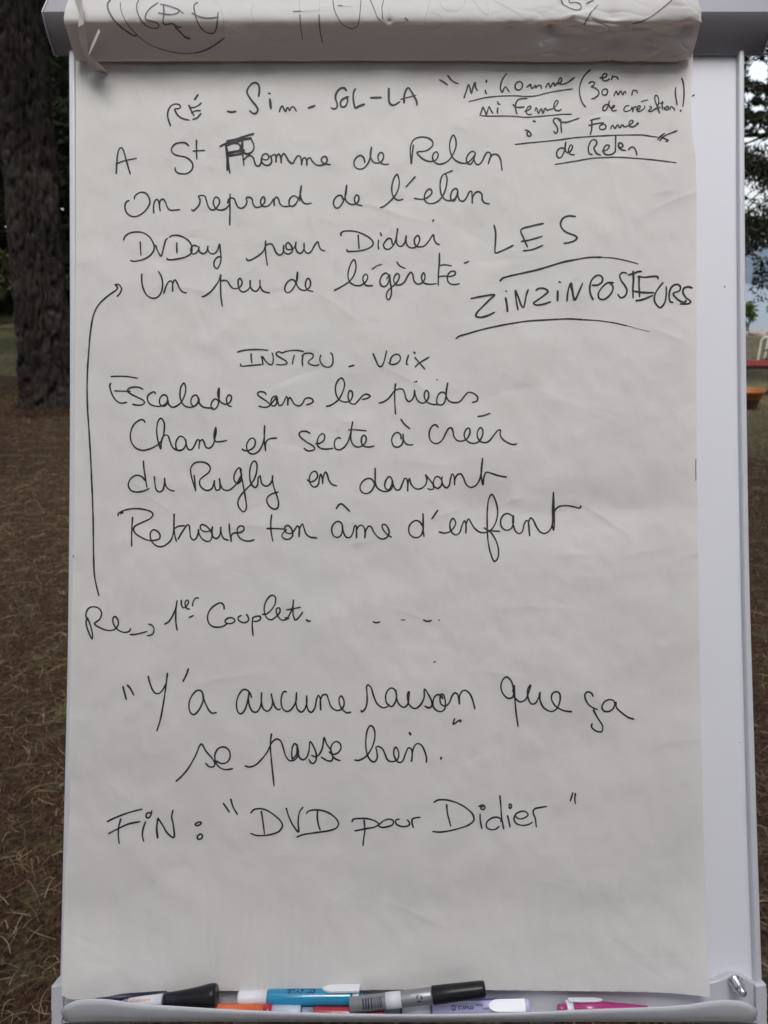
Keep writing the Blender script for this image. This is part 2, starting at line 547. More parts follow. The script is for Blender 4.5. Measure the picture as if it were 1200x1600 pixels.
# second trunk just behind it
g2 = ground_at(99, 606)
second = thing('pine_tree', (g2[0], g2[1], 0), 'slimmer dark pine half hidden between the big trunk and the board', 'pine tree', 'pines of the dark wood')
tree_parts(second, 12, 0.26, 3.4, 3.6, 40, 260, 0.24, ML_dark, 9)

# wood on the left and around: three grown models, then copies
proto = []
for k, (h, r, cr, lo, mm) in enumerate([(13, 0.22, 3.0, 1.6, ML_dark), (11, 0.18, 2.7, 0.9, ML_mid), (15, 0.28, 3.4, 2.6, ML_dark)]):
    loc = [(-15.5, 27.5, 0), (-11.2, 24.5, 0), (-8.0, 22.0, 0)][k]
    lab = ['tall dark pine at the back of the wood, leftmost in view', 'low-branched olive pine beyond the lawn left of the big trunk', 'tall dark pine standing behind the slimmer trunk'][k]
    r_ = thing('pine_tree', loc, lab, 'pine tree', 'pines of the dark wood')
    tree_parts(r_, h, r, cr, lo, 46, 210, 0.34, mm, 20 + k)
    proto.append(r_)
rs = random.Random(12)
spots = []
for k in range(26):
    spots.append((-34 + 1.5 * k + rs.uniform(-.8, .8), rs.uniform(28, 40) - 0.12 * k))
lab = 'pine of the dense dark wood standing left of and behind the easel'
for k, (x, y) in enumerate(spots):
    copy_tree(proto[k % 3], (x, y, float(terrain_z(np.array(x), np.array(y)))), rs.uniform(0, 6.28), (rs.uniform(1.0, 1.35), rs.uniform(.85, 1.15)), lab, 'pines of the dark wood') if x < 1 else None
for k, (x, y) in enumerate([(-13.6, 18.5), (-18, 20.5), (-9.4, 16.2), (-22, 15), (-6.5, 14.5)]):
    copy_tree(proto[(k + 1) % 3], (x, y, 0), k * 1.3, (0.85, 0.9), lab, 'pines of the dark wood')
# trees behind the photographer: they close the horizon and keep the light overhead
lab2 = 'pine standing behind the photographer, out of the picture'
for k in range(15):
    a = math.radians(186 + k * 12.2)
    d = 9.5 + rs.uniform(-1, 2.5)
    copy_tree(proto[k % 3], (d * math.cos(a), d * math.sin(a), 0), rs.uniform(0, 6.28), (1.05, rs.uniform(.62, .8)), lab2, 'pines behind the photographer')

# unseen pines added so that their high crowns shade the easel
for k, (x, y, s) in enumerate([(-3.6, -2.2, 1.0), (3.9, -2.8, 1.05), (-4.8, 2.2, .95), (5.2, 2.4, .95), (0.6, -5.0, 1.0)]):
    copy_tree(second, (x, y, 0), k * 1.7, (s, s * (.72 if k == 4 else 1)), 'pine whose high crown reaches over the easel, out of the picture', 'pines over the easel')

# hedge-like undergrowth at the foot of the wood
def far_mass():
    pts = []
    for k in range(900):
        x = rs.uniform(-46, -1); y = rs.uniform(30, 46)
        pts.append((x, y, rs.uniform(0, 9.5)))
    P = clump_points(pts, [rs.uniform(.9, 1.8) for _ in pts], 26, 0.8)
    o = leaf_mesh('woodland_undergrowth', P - np.array([-20, 38, 0]), ML_dark, 0.7, origin=(0, 0, 0), aspect=1.8)
    o.location = (-20, 38, 0)
    tag(o, 'dark mass of undergrowth and boughs filling the far wood', 'woodland', kind='stuff')
far_mass()

# pine with layered boughs on the right, trunk just outside the picture
gp = ground_at(1292, 600); gp = np.array([gp[0], gp[1], 0])
rp = thing('pine_tree', gp, 'spreading pine by the lake whose layered dark boughs hang right of the board', 'pine tree')
YR = gp[1]
parts = [trunk_geo(gp + (0, 0, -.1), gp + (0.3, 0.3, 11), 0.24, 0.06, 20, 20, lean=0.1, seed=5)]
pts = []
rs = random.Random(31)
bands = [(-120, 98, 1.15), (126, 143, 1.5), (150, 163, 0.75), (174, 196, 1.4), (200, 214, 0.6), (236, 284, 1.75), (300, 308, 0.25), (326, 372, 1.85), (384, 396, 0.4)]
holes = [(1186, 112, 15, 17), (1170, 150, 8, 7), (1181, 170, 7, 6), (1171, 218, 7, 7), (1190, 168, 5, 4), (1177, 86, 3, 3), (1192, 206, 8, 4), (1169, 200, 4, 3), (1197, 340, 3, 3), (1182, 349, 3, 2), (1172, 137, 4, 3), (1196, 128, 4, 4), (1189, 46, 4, 5), (1196, 75, 3, 5)]
for y0, y1, dens in bands:
    area = (y1 - y0 + 8) * 330
    for _ in range(int(area * dens * 0.34)):
        x = rs.uniform(1085, 1420); y = rs.gauss((y0 + y1) / 2, (y1 - y0) * 0.33)
        y += 9 * math.sin(x * 0.045 + y0) if y0 > 220 else 4 * math.sin(x * 0.07 + y0)
        if any(((x - hx) / hr) ** 2 + ((y - hy) / hq) ** 2 < 1 for hx, hy, hr, hq in holes): continue
        pts.append(at_dist(x, y, YR + rs.uniform(-1.1, 1.1)))
for _ in range(1700):                                     # drooping bough in front of the water
    x = rs.uniform(1176, 1420); y = rs.uniform(402, 452) - max(0, 1186 - x) * 0.6
    pts.append(at_dist(x, y, YR + rs.uniform(-0.7, 0.7)))
for _ in range(380):
    x = rs.uniform(1172, 1400); y = rs.uniform(450, 486)
    pts.append(at_dist(x, y, YR + rs.uniform(-0.5, 0.5)))
leaf_mesh('crown', np.array(pts) - gp, ML_right, 0.085, rp, aspect=3.4)
for (xa, ya, xb, yb, r) in [(1292, 250, 1150, 262, .05), (1292, 330, 1140, 352, .05), (1292, 190, 1140, 214, .045), (1292, 120, 1150, 135, .045), (1292, 60, 1150, 40, .05), (1292, 400, 1176, 428, .035),
                            (1215, 262, 1168, 318, .016), (1230, 280, 1172, 330, .018), (1250, 175, 1162, 226, .03), (1292, 20, 1100, 10, .04)]:
    a = at_dist(xa, ya, YR); b = at_dist(xb, yb, YR + rs.uniform(-.4, .4)); mid = (a + b) / 2 + (0, 0, -0.06)
    parts.append(tube([a, mid, b], [r, r * .75, r * .4], 6))
V, Fc = join(parts)
obj('trunk', V, Fc, MB, rp, smooth=True)

# more crown overhead so the lawn lies in shade, as in the photograph
for k, (x, y, s) in enumerate([(9.5, 15.5, 1.0), (12.5, 10.5, 1.0), (8.6, 5.0, 0.8)]):
    copy_tree(second, (x, y, 0), k * 2.1, (s, s * 0.95), 'pine at the right of the lawn, out of the picture', 'pines right of the lawn')

# young shrub and stones at the shore
gs = ground_at(1166, 522)
sh = thing('shore_shrub', (gs[0], gs[1], 0), 'young green shrub on the lake shore just right of the board', 'shrub')
sb_ = np.array([gs[0], gs[1], 0])
pts = clump_points([sb_ + (rs.uniform(-.25, .05), rs.uniform(-.2, .2), rs.uniform(.2, .8)) for _ in range(14)], [0.13] * 14, 36, 1.0)
leaf_mesh('foliage', pts - sb_, ML_green, 0.10, sh, aspect=1.8)
V, Fc = join([tube([sb_ + (0, 0, -.05), sb_ + (dx * .5, dy * .5, .4), sb_ + (dx, dy, .85)], [.02, .015, .006], 6) for dx, dy in ((-.2, .1), (.12, 0), (0, -.15))])
obj('stem', V, Fc, MB, sh)

m_rock = mat('shore_stone', (0.30, 0.24, 0.21), 0.9, noise=(6, 0.8, (0.42, 0.36, 0.33)), bump=(20, 0.6, 0.03))
labs = ['pinkish stone at the lawn edge nearest the shore shrub', 'low pinkish stone behind the white chair leg', 'pale stone at the lawn edge right behind the chair back', 'outer shore stone past the chair', 'flat shore stone behind the board edge']
for k, (x, s) in enumerate([(1178, .17), (1187, .13), (1197, .16), (1210, .2), (1158, .15)]):
    g = ground_at(x, 523 + (k % 2) * 2)
    bm_ = bmesh.new(); bmesh.ops.create_icosphere(bm_, subdivisions=3, radius=1)
    V = [np.array(v.co) for v in bm_.verts]; Fc = [[q.index for q in f.verts] for f in bm_.faces]; bm_.free()
    V = [g + np.array([v[0] * s * 1.3, v[1] * s, max(-0.3, v[2]) * s * 0.75]) * (1 + 0.22 * mnoise.noise(Vector(v * 1.6) + Vector((k * 3, 0, 0)))) + (0, 0, 0.02) for v in V]
    tag(obj('shore_stone', V, Fc, m_rock, smooth=True), labs[k], 'stone', 'stones along the shore')

# ================================================================== NEEDLES AND GRASS ON THE GROUND
def tint_material(name):
    m = bpy.data.materials.new(name)
    m.use_nodes = True
    t = m.node_tree
    b = t.nodes['Principled BSDF']; b.inputs['Roughness'].default_value = 0.8; b.inputs['Specular IOR Level'].default_value = 0.2
    a = t.nodes.new('ShaderNodeAttribute'); a.attribute_name = 'tint'
    t.links.new(a.outputs['Color'], b.inputs['Base Color'])
    return m
M_straw = tint_material('dry_needle_straw')
M_blade = tint_material('grass_blade')

def straws(name, X, Y, L, W, lift, curl, pal, m, label, cat, upright=0.0):
    n = len(X)
    th = RNG.uniform(0, 2 * np.pi, n)
    seg = 4
    ds = np.linspace(0, 1, seg + 1)
    ang = th[:, None] + (ds[None] - .5) * (curl * RNG.normal(size=n))[:, None]
    stp = L[:, None] / seg
    dx = np.cumsum(np.cos(ang) * stp, 1); dy = np.cumsum(np.sin(ang) * stp, 1)
    z0 = terrain_z(X, Y)
    zz = z0[:, None] + lift * RNG.uniform(0.1, 1, n)[:, None] * (0.35 + np.sin(ds[None] * np.pi)) + RNG.uniform(0, upright, n)[:, None] * ds[None] + 0.002
    px = X[:, None] + dx * (1 - 0.6 * (upright > 0)); py = Y[:, None] + dy * (1 - 0.6 * (upright > 0))
    nx = -np.sin(ang) * W[:, None] / 2; ny = np.cos(ang) * W[:, None] / 2
    tp = np.linspace(1, 0.35, seg + 1)[None]
    A = np.stack([px + nx * tp, py + ny * tp, zz], -1); B = np.stack([px - nx * tp, py - ny * tp, zz + W[:, None] * 0.3], -1)
    V = np.stack([A, B], 2).reshape(-1, 3)              # n, seg+1, 2
    b0 = (np.arange(n) * (seg + 1) * 2)[:, None] + (np.arange(seg) * 2)[None]
    q = np.stack([b0, b0 + 1, b0 + 3, b0 + 2], -1).reshape(-1, 4)
    pal = np.array(pal) * (0.57 if name == 'pine_needle_litter' else 0.8) * RNG.uniform(0.55, 1.5, (len(pal), 1))
    c = pal[RNG.integers(0, len(pal), n)] * RNG.uniform(0.6, 1.35, n)[:, None]
    o = fast_mesh(name, V, q, m, colors=np.repeat(c, seg, 0).astype(np.float32))
    tag(o, label, cat, kind='stuff')
    return o

def scatter(n, x0, x1, y0, y1, pw=1.0):
    return RNG.uniform(x0, x1, n), y0 + (y1 - y0) * RNG.random(n) ** pw

brown_pal = [(a_, b_, c_ * .86) for a_, b_, c_ in [(0.18, 0.10, 0.06), (0.12, 0.065, 0.04), (0.23, 0.16, 0.10), (0.36, 0.28, 0.19), (0.15, 0.08, 0.05), (0.07, 0.038, 0.025), (0.20, 0.13, 0.085), (0.09, 0.05, 0.03)]]
n = 150000
X, Y = scatter(n, -3.2, 3.2, 0.35, 6.0, 1.15)
k = (np.abs(X) > 0.14 + 0.30 * Y) | (RNG.random(n) < 0.10)
X, Y = X[k], Y[k]; n = len(X)
straws('pine_needle_litter', X, Y, RNG.uniform(.03, .11, n), RNG.uniform(.0009, .0022, n), 0.02, 1.8, brown_pal, M_straw, 'brown pine needles and dry straw lying over the ground', 'needle litter')
n = 60000
X, Y = scatter(n, -7, 7, 0.35, 11, 0.9)
gk = fbm(X * 1.1, Y * 1.1, 41, 3) + 0.25 * sstep(4, 8, Y) > 0.12
X, Y = X[gk], Y[gk]; n = len(X)
straws('grass_tufts', X, Y, RNG.uniform(.03, .08, n), RNG.uniform(.0014, .0028, n), 0.008, 1.1, [(0.055, 0.075, 0.03), (0.085, 0.10, 0.045), (0.04, 0.055, 0.025), (0.14, 0.14, 0.08)], M_blade, 'sparse short green grass growing through the needles', 'grass', upright=0.05)
n = 30000
X, Y = scatter(n, 3.0, 12, 6.0, 20, 1.0)
straws('lawn_grass', X, Y, RNG.uniform(.05, .12, n), RNG.uniform(.004, .009, n), 0.01, 0.8, [(0.12, 0.115, 0.06), (0.17, 0.155, 0.095), (0.09, 0.095, 0.045), (0.22, 0.19, 0.13)], M_blade, 'short dry lawn grass between the pines and the lake', 'lawn', upright=0.05)

n = 42000
X, Y = scatter(n, -6.5, 6.0, 5.8, 10.6, 1.0)
k = (np.abs(X) > 1.2 + 0.20 * Y)
X, Y = X[k], Y[k]; n = len(X)
straws('pine_needle_litter', X, Y, RNG.uniform(.05, .14, n), RNG.uniform(.002, .0045, n), 0.02, 1.8, [(a_ * .85, b_ * .8, c_ * .8) for a_, b_, c_ in brown_pal], M_straw, 'brown needles covering the ground farther out towards the trunks', 'needle litter')
n = 5000
a_ = RNG.uniform(0, 2 * np.pi, n); r_ = .30 + np.abs(RNG.normal(size=n)) * .16
X = bb[0] + np.cos(a_) * r_; Y = bb[1] + np.sin(a_) * r_
straws('pine_needle_litter', X, Y, RNG.uniform(.06, .16, n), RNG.uniform(.003, .006, n), 0.045, 1.6, [(a_ * .62, b_ * .56, c_ * .55) for a_, b_, c_ in brown_pal], M_straw, 'drift of brown needles heaped round the foot of the big pine', 'needle litter')
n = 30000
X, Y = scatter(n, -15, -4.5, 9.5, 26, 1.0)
straws('lawn_grass', X, Y, RNG.uniform(.05, .12, n), RNG.uniform(.004, .009, n), 0.01, 0.8, [(0.06, 0.058, 0.026), (0.09, 0.078, 0.038), (0.045, 0.05, 0.022), (0.12, 0.098, 0.055)], M_blade, 'short dark grass in front of the dark wood on the left', 'lawn', upright=0.05)

# ================================================================== GARDEN THINGS ON THE LAWN (right)
m_white = mat('white_tube_paint', (0.74, 0.74, 0.72), 0.35)
m_seat = mat('dark_sling_fabric', (0.03, 0.032, 0.035), 0.8)
m_redc = mat('red_cloth', (0.15, 0.009, 0.008), 0.9, noise=(12, 0.8, (0.09, 0.006, 0.006)), bump=(60, 0.5, 0.01))
m_frame = mat('dark_bench_frame', (0.022, 0.016, 0.016), 0.5)
m_org = mat('orange_tub_plastic', (0.33, 0.115, 0.02), 0.45, noise=(9, 0.8, (0.27, 0.085, 0.018)))
m_orgd = mat('brown_tub_plastic', (0.045, 0.022, 0.012), 0.6, noise=(9, 0.8, (0.032, 0.018, 0.012)))

# chair: white bent tube arm frame, dark sling
Yc = 14.6
pa = at_dist(1184.5, 563, Yc); pb = at_dist(1190, 531, Yc); pc = at_dist(1196, 526.5, Yc); pd = at_dist(1236, 525, Yc + .1); pe = at_dist(1243, 532, Yc + .1)
base = np.array([(pa[0] + pe[0]) / 2, Yc + .25, 0])
ch = thing('garden_chair', base, 'low white tubular garden chair with a dark sling seat, on the lawn by the lake', 'garden chair')
def arm_frame(dy):
    a = np.array([0, dy, 0])
    foot1 = np.array([pa[0] - .03, pa[1], 0.0]); foot2 = np.array([pe[0] + .05, pe[1], 0.0])
    return tube([foot1 + a, pa + a, pb + a, (pb + pc) / 2 + a + (0, 0, .012), pc + a, pd + a, pe + a, foot2 + a], 0.016, 10)
for dy in (0.0, 0.52):
    V, Fc = arm_frame(dy); V = [q + np.array([dy * .75, 0, 0]) for q in V]; obj('leg_frame', V, Fc, m_white, ch, smooth=True)
zt = pc[2]; sz = zt - 0.27; x0, x1 = pc[0] + .02, pd[0]
def slab(p, t):
    p = np.asarray(p, float); nrm = np.cross(p[1] - p[0], p[3] - p[0]); nrm /= np.linalg.norm(nrm)
    V = list(p) + list(p + nrm * t)
    return V, [(0, 1, 2, 3), (7, 6, 5, 4), (0, 4, 5, 1), (1, 5, 6, 2), (2, 6, 7, 3), (3, 7, 4, 0)]
V, Fc = slab([(x0, Yc + .02, sz), (x1, Yc + .02, sz - .03), (x1 + .38, Yc + .5, sz - .03), (x0 + .38, Yc + .5, sz)], 0.02)
obj('seat', V, Fc, m_seat, ch)
V, Fc = slab([(x1 - .02, Yc + .02, sz - .02), (x1 + .3, Yc + .02, zt + .3), (x1 + .68, Yc + .5, zt + .3), (x1 + .36, Yc + .5, sz - .02)], 0.02)
obj('backrest', V, Fc, m_seat, ch)
V, Fc = tube([(x0 + .03, Yc, sz - .01), (x0 + .42, Yc + .52, sz - .01)], .012, 8); obj('crossbar', V, Fc, m_white, ch)

# bench with a red cloth thrown over it
Yb = 10.0
q0 = at_dist(1142, 573, Yb); q1 = at_dist(1290, 577, Yb); zb = q0[2]
bn = thing('low_bench', ((q0[0] + q1[0]) / 2, Yb + .25, 0), 'low dark bench with a red cloth over it, right of the board', 'bench')
V, Fc = slab([(q0[0], Yb, zb - .035), (q1[0], Yb, zb - .035), (q1[0], Yb + .5, zb - .035), (q0[0], Yb + .5, zb - .035)], 0.045)
obj('seat', V, Fc, m_frame, bn)
for lx in (q0[0] + .06, q1[0] - .06):
    for ly in (Yb + .06, Yb + .44):
        V, Fc = tube([(lx, ly, 0), (lx, ly, zb - .03)], .02, 8); obj('leg', V, Fc, m_frame, bn)
nu, nv = 60, 20
V = []
for i in range(nv):
    for j in range(nu):
        x = q0[0] + .02 + (q1[0] - q0[0] - .04) * j / (nu - 1); t = i / (nv - 1)
        y = Yb - .012 + .47 * t
        z = zb + .02 + .045 * (0.5 + float(vnoise(np.array(x * 5.), np.array(t * 3), 6))) * sstep(0, .3, np.array(t)) + .10 * math.exp(-((x - at_dist(1158, 570, Yb)[0]) / .11) ** 2) * float(sstep(0, .6, np.array(t)))
        V.append((x, y, z))
top = len(V)
for j in range(nu):
    x = V[j][0]; V.append((x, Yb - .014, zb + .012 - .006 * math.sin(j * .9)))
Fc = grid_faces(nv, nu) + [(top + j, top + j + 1, j + 1, j) for j in range(nu - 1)]
rc = obj('red_cloth', V, Fc, m_redc, smooth=True)
tag(rc, 'crumpled red cloth lying over the low dark bench', 'cloth')

# orange tub
g = ground_at(1161, 640); rr_ = abs(at_dist(1193.5, 609, g[1])[0] - g[0]); zr = at_dist(1190, 609, g[1])[2]
tb = thing('round_tub', (g[0], g[1], 0), 'round orange tub with a darker base standing on the lawn below the bench', 'tub')
prof = [(0.55, 0.0), (0.66, 0.02), (0.72, 0.3 * zr), (0.84, 0.72 * zr), (0.95, 0.86 * zr)]
prof2 = [(0.95, 0.86 * zr), (1.0, zr - .012), (1.03, zr), (0.99, zr + .006), (0.95, zr - .008), (0.82, 0.55 * zr), (0.0, 0.50 * zr)]
def lathe_z(c, prof, seg=40):
    V = []
    for r, z in prof:
        for k in range(seg):
            a = 2 * math.pi * k / seg
            V.append((c[0] + rr_ * r * math.cos(a), c[1] + rr_ * r * math.sin(a), z))
    return V, grid_faces(len(prof), seg, True)
V, Fc = lathe_z(g, prof); obj('base', V, Fc, m_orgd, tb, smooth=True)
V, Fc = lathe_z(g, prof2); obj('bowl', V, Fc, m_org, tb, smooth=True)

# ================================================================== EASEL
foot = bp(0.02, -0.45, -0.3)
easel = thing('flipchart_easel', (foot[0], foot[1] + .15, 0), 'grey and white flipchart easel with a clamp bar on top and a pen tray below', 'flipchart easel')

def curve_x(tbl):
    ys = [a for a, b in tbl]; xs = [b for a, b in tbl]
    def f(y):
        # monotone smooth interpolation
        return np.interp(y, ys, xs)
    def g(y):
        y = np.asarray(y, float); s = 0; wsum = 0
        for d, ww in ((-90, .1), (-45, .2), (0, .4), (45, .2), (90, .1)):
            s = s + ww * f(np.clip(y + d, ys[0], ys[-1])); wsum += ww
        return s / wsum
    return g
L_out = curve_x([(0, 106.2), (240, 107.2), (480, 108), (700, 107.8), (1000, 105), (1300, 98.2), (1530, 92.6), (1640, 90)])
R_out = curve_x([(0, 1164), (240, 1164.6), (440, 1166), (640, 1168), (900, 1172), (1000, 1175), (1300, 1184.3), (1500, 1190.8), (1640, 1195)])
R_in = curve_x([(0, 1155), (240, 1155.2), (440, 1156.2), (640, 1157.8), (900, 1162.5), (1000, 1165), (1300, 1172.5), (1500, 1180), (1640, 1184)])
ysr = np.linspace(20, 1596, 60)
NR = 0.0065
def rim(fo, fi, sign):
    V = []
    for y in ysr:
        xo, xi = fo(y), fi(y)
        uo, v = uvn(xo, y, NR); ui, _ = uvn(xi, y, NR)
        for (u, n) in ((uo, -.014), (uo, NR - .0022), (uo + sign * .0007, NR - .0006), (uo + sign * .0022, NR), (ui - sign * .0016, NR), (ui - sign * .0005, NR - .0005), (ui, NR - .0018), (ui, -.002)):
            V.append(bp(u, v, n))
    return V, grid_faces(len(ysr), 8)
V, Fc = rim(L_out, lambda y: L_out(y) + 10, 1); obj('side_rim', V, Fc, M['rim'], easel)
V, Fc = rim(R_out, R_in, -1); obj('side_rim', V, Fc, M['rim'], easel)
# enamel panel
V = []
for y in ysr:
    ul, v = uvn(L_out(y) + 6, y, 0.0); ur, _ = uvn(R_out(y) - 4, y, 0.0)
    for u in np.linspace(ul, ur, 12): V.append(bp(u, v, 0.0))
Fc = grid_faces(60, 12)
nb = len(V)
V += [v - 0.012 * NB for v in V]
Fc += [tuple(i + nb for i in f)[::-1] for f in Fc[:]]
obj('white_board', V, Fc, M['board'], easel, smooth=False)

# clamp bar
def prof_vn(tbl):
    out = []
    for y, n in tbl:
        _, v = uvn(600, y, n); out.append((float(v), n))
    return out
def smooth_prof(p, k=4):
    p = np.array(p); out = []
    for i in range(len(p) - 1):
        a = p[max(i - 1, 0)]; b = p[i]; c = p[i + 1]; d = p[min(i + 2, len(p) - 1)]
        for j in range(k):
            t = j / k
            out.append(0.5 * ((2 * b) + (c - a) * t + (2 * a - 5 * b + 4 * c - d) * t * t + (3 * b - a - 3 * c + d) * t ** 3))
    out.append(p[-1]); return np.array(out)
barp = smooth_prof(prof_vn([(88, -.004), (86.5, .0025), (82, .005), (74, .0088), (60, .0155), (46, .0212), (32, .0262), (21, .0296), (17.5, .0303), (14.5, .0288), (0, .0205), (-14, .012), (-30, .004), (-38, -.012), (-36, -.022)]))
def extrude_u(P, us, shrink):
    V = []
    for u, s in zip(us, shrink):
        cv, cn = P[:, 0].mean(), P[:, 1].mean()
        for v, n in P:
            V.append(bp(u, cv + (v - cv) * s, cn + (n - cn) * s))
    m_ = len(P); Fc = grid_faces(len(us), m_)
    Fc.append(tuple(range(m_))[::-1]); Fc.append(tuple(range((len(us) - 1) * m_, len(us) * m_)))
    return V, Fc
uL, uR = -.3297, .3785
V, Fc = extrude_u(barp, [uL, uL + .0012, uL + .004, uR - .006, uR - .002, uR], [.97, .99, 1, 1, .985, .93])
o = obj('clamp_bar', V, Fc, M['bar'], easel, smooth=True)
try:
    bmx = bmesh.new(); bmx.from_mesh(o.data)
    for f in bmx.faces:
        if len(f.verts) > 6: f.smooth = False
    bmx.to_mesh(o.data); bmx.free()
except Exception: pass
# light cap edge on the right end of the bar
V, Fc = extrude_u(barp, [uR + .0002, uR + .0016], [1.015, 1.0]); obj('bar_end_cap', V, Fc, M['plastic'], easel)
V, Fc = extrude_u(barp, [uL - .0016, uL - .0002], [1.0, 1.015]); obj('bar_end_cap', V, Fc, M['plastic'], easel)

# legs and spine behind the board
def leg(u0, v0, fx, fy):
    a = bp(u0, v0, -.035); b = np.array([fx, fy, 0.02])
    return tube([a, a + (b - a) * .5, b], [.014, .014, .012], 14), b
for (u0, v0, dx, dy) in ((-.14, .30, -.30, .25), (.16, .30, .34, .25)):
    a = bp(u0, v0, -.035)
    fx = a[0] + dx * 0.35; fy = C0[1] - .02
    low = bp(u0, -.44, -.035)
    b = low + (low - a) / np.linalg.norm(low - a) * 0.0
    foot_ = np.array([low[0] + dx * .15, low[1] - .02 + (low[1] - a[1]) * .2, 0.02])
    V, Fc = tube([a, low, foot_], [.013, .013, .012], 14)
    lg = obj('leg', V, Fc, M['steel'], easel, smooth=True)
    V, Fc = tube([foot_ + (0, 0, .03), foot_ + (0, 0, -.02)], [.017, .019], 14)
    obj('rubber_foot', V, Fc, M['black'], lg)
a = bp(0.01, .33, -.04); foot_ = np.array([0.01, a[1] + .75, .02])
V, Fc = tube([a, foot_], [.013, .012], 14); lg = obj('leg', V, Fc, M['steel'], easel, smooth=True)
V, Fc = tube([foot_ + (0, 0, .03), foot_ + (0, 0, -.02)], [.017, .019], 14); obj('rubber_foot', V, Fc, M['black'], lg)
V, Fc = slab([bp(-.16, .27, -.013), bp(.18, .27, -.013), bp(.18, .34, -.013), bp(-.16, .34, -.013)], -.028)
obj('rear_bracket', V, Fc, M['steel'], easel)

# ---- pen tray
tray_group = easel
NP = 0.0075
# backplate: outline as the photograph shows it
top_pts = [(80.5, 1541), (84, 1537), (95, 1536.2), (100, 1536), (110, 1529), (122, 1523), (136, 1523), (152, 1533), (175, 1541), (260, 1543), (700, 1544), (1000, 1543), (1085, 1540), (1105, 1536.5), (1120, 1533), (1132, 1528), (1142, 1523.5), (1152, 1522.3), (1160, 1525), (1170, 1531), (1180, 1538), (1184, 1540), (1193, 1540), (1198, 1544)]
tx = np.linspace(80.5, 1198, 260); ty = np.interp(tx, [a for a, b in top_pts], [b for a, b in top_pts])
V = []
for x, y in zip(tx, ty):
    u, v = uvn(x, y, NP)
    V.append(bp(u, v - .0008, -.012)); V.append(bp(u, v, NP - .0012)); V.append(bp(u, v - .0012, NP))
    ub, vb = uvn(x, 1566, NP)
    ueff = u
    V.append(bp(ueff, -.4770, NP)); 
Fc = grid_faces(260, 4)
obj('tray_back', V, Fc, M['plastic'], easel)
# side brackets stand proud
for (xa, xb) in ((80.5, 98.5), (1181, 1198)):
    V = []
    for (x, y, n) in ((xa, 1542 if xa < 600 else 1541, -.018), (xb, 1538, -.018), (xb, 1538, NP + .004), (xa, 1542 if xa < 600 else 1541, NP + .004)):
        u, v = uvn(x, y, n); 
        if n < 0: u = uvn(x, y, NP + .004)[0]; v = uvn(x, y, NP + .004)[1]
        V.append(bp(u, v, n))
    low = [v - UB * .048 for v in V]
    V2 = V + low
    Fc = [(0, 1, 2, 3), (7, 6, 5, 4), (0, 4, 5, 1), (1, 5, 6, 2), (2, 6, 7, 3), (3, 7, 4, 0)]
    o = obj('tray_bracket', V2, Fc, M['plastic'], easel)
    bv = o.modifiers.new('bevel', 'BEVEL'); bv.width = .0014; bv.segments = 3
# floor + lip as one moulded trough
lip = [(84, 1601), (88, 1590), (95, 1579), (104, 1570), (118, 1563), (135, 1560.5), (160, 1560.5), (180, 1562.5), (200, 1566), (228, 1569.2), (262, 1571), (300, 1573.5), (360, 1577), (440, 1580.5), (520, 1583), (620, 1584.3), (700, 1584), (780, 1582.5), (860, 1579.5), (940, 1576), (1000, 1574), (1040, 1572.6), (1075, 1569.6), (1105, 1564.5), (1130, 1562), (1155, 1563), (1172, 1569), (1184, 1579), (1192, 1590), (1197, 1601)]
lx = np.concatenate([np.linspace(84, 240, 60), np.linspace(244, 1040, 90), np.linspace(1044, 1197, 60)])
ly = np.interp(lx, [a for a, b in lip], [b for a, b in lip])
k = np.ones(5) / 5; ly2 = np.convolve(np.pad(ly, 2, 'edge'), k, 'valid')
NL = .044
VF = -.4655
V = []
for x, y in zip(lx, ly2):
    u, v = uvn(x, y, NL)
    edge = min(1.0, min(x - 84, 1197 - x) / 26.0)
    vb = float(uvn(x, 1601.5 - 7.0 * math.sin(math.pi * (x - 84) / 1113) ** 0.6, NL - .011)[1])
    vb = min(vb, float(v) - .002)
    pull = .016 * (1 - edge) ** 2
    pr = [(-.4760, NP), (-.4748, .020), (vb + .0012, NL - .011), (min(vb * .75 + v * .25, v - .001), NL - .0035), (v - .0012, NL - .0012), (v, NL), (v - .0007, NL + .0012),
          (v * .80 + vb * .20, NL + .0008), (v * .5 + vb * .5, NL - .0016), (v * .22 + vb * .78, NL - .0052), (vb, NL - .0110), (vb - .0006, NL - .014), (-.4780, NP)]
    for vv, nn in pr:
        V.append(bp(u, vv, nn - (pull if nn > .03 else 0)))
Fc = grid_faces(len(lx), 13)
Fc.append(tuple(range(13))); Fc.append(tuple(range((len(lx) - 1) * 13, len(lx) * 13))[::-1])
obj('pen_tray', V, Fc, M['plastic'], easel, smooth=True)

# chrome dome nut
def lathe_axis(A, B, prof, seg=32, ref=None):
    """prof: (t along axis 0..1, radius in m)"""
    A = np.asarray(A, float); B = np.asarray(B, float)
    ax = B - A; ln = np.linalg.norm(ax); ax = ax / ln
    r = (CAM - (A + B) / 2) if ref is None else np.asarray(ref, float)
    e1 = r - ax * r.dot(ax); e1 /= np.linalg.norm(e1)
    e2 = np.cross(ax, e1)
    if e2.dot(UB) < 0: e2 = -e2
    V = []
    for t, rad in prof:
        for k in range(seg):
            a = 2 * math.pi * k / seg
            V.append(A + ax * ln * t + rad * (e1 * math.cos(a) + e2 * math.sin(a)))
    Fc = grid_faces(len(prof), seg, True)
    Fc.append(tuple(range(seg))[::-1]); Fc.append(tuple(range((len(prof) - 1) * seg, len(prof) * seg)))
    return V, Fc, (A, ax, ln, e1, e2)
A = bpx(1148, 1533, NP); Bn = A + NB * .0175 + R_ * .0006 - UB * .003
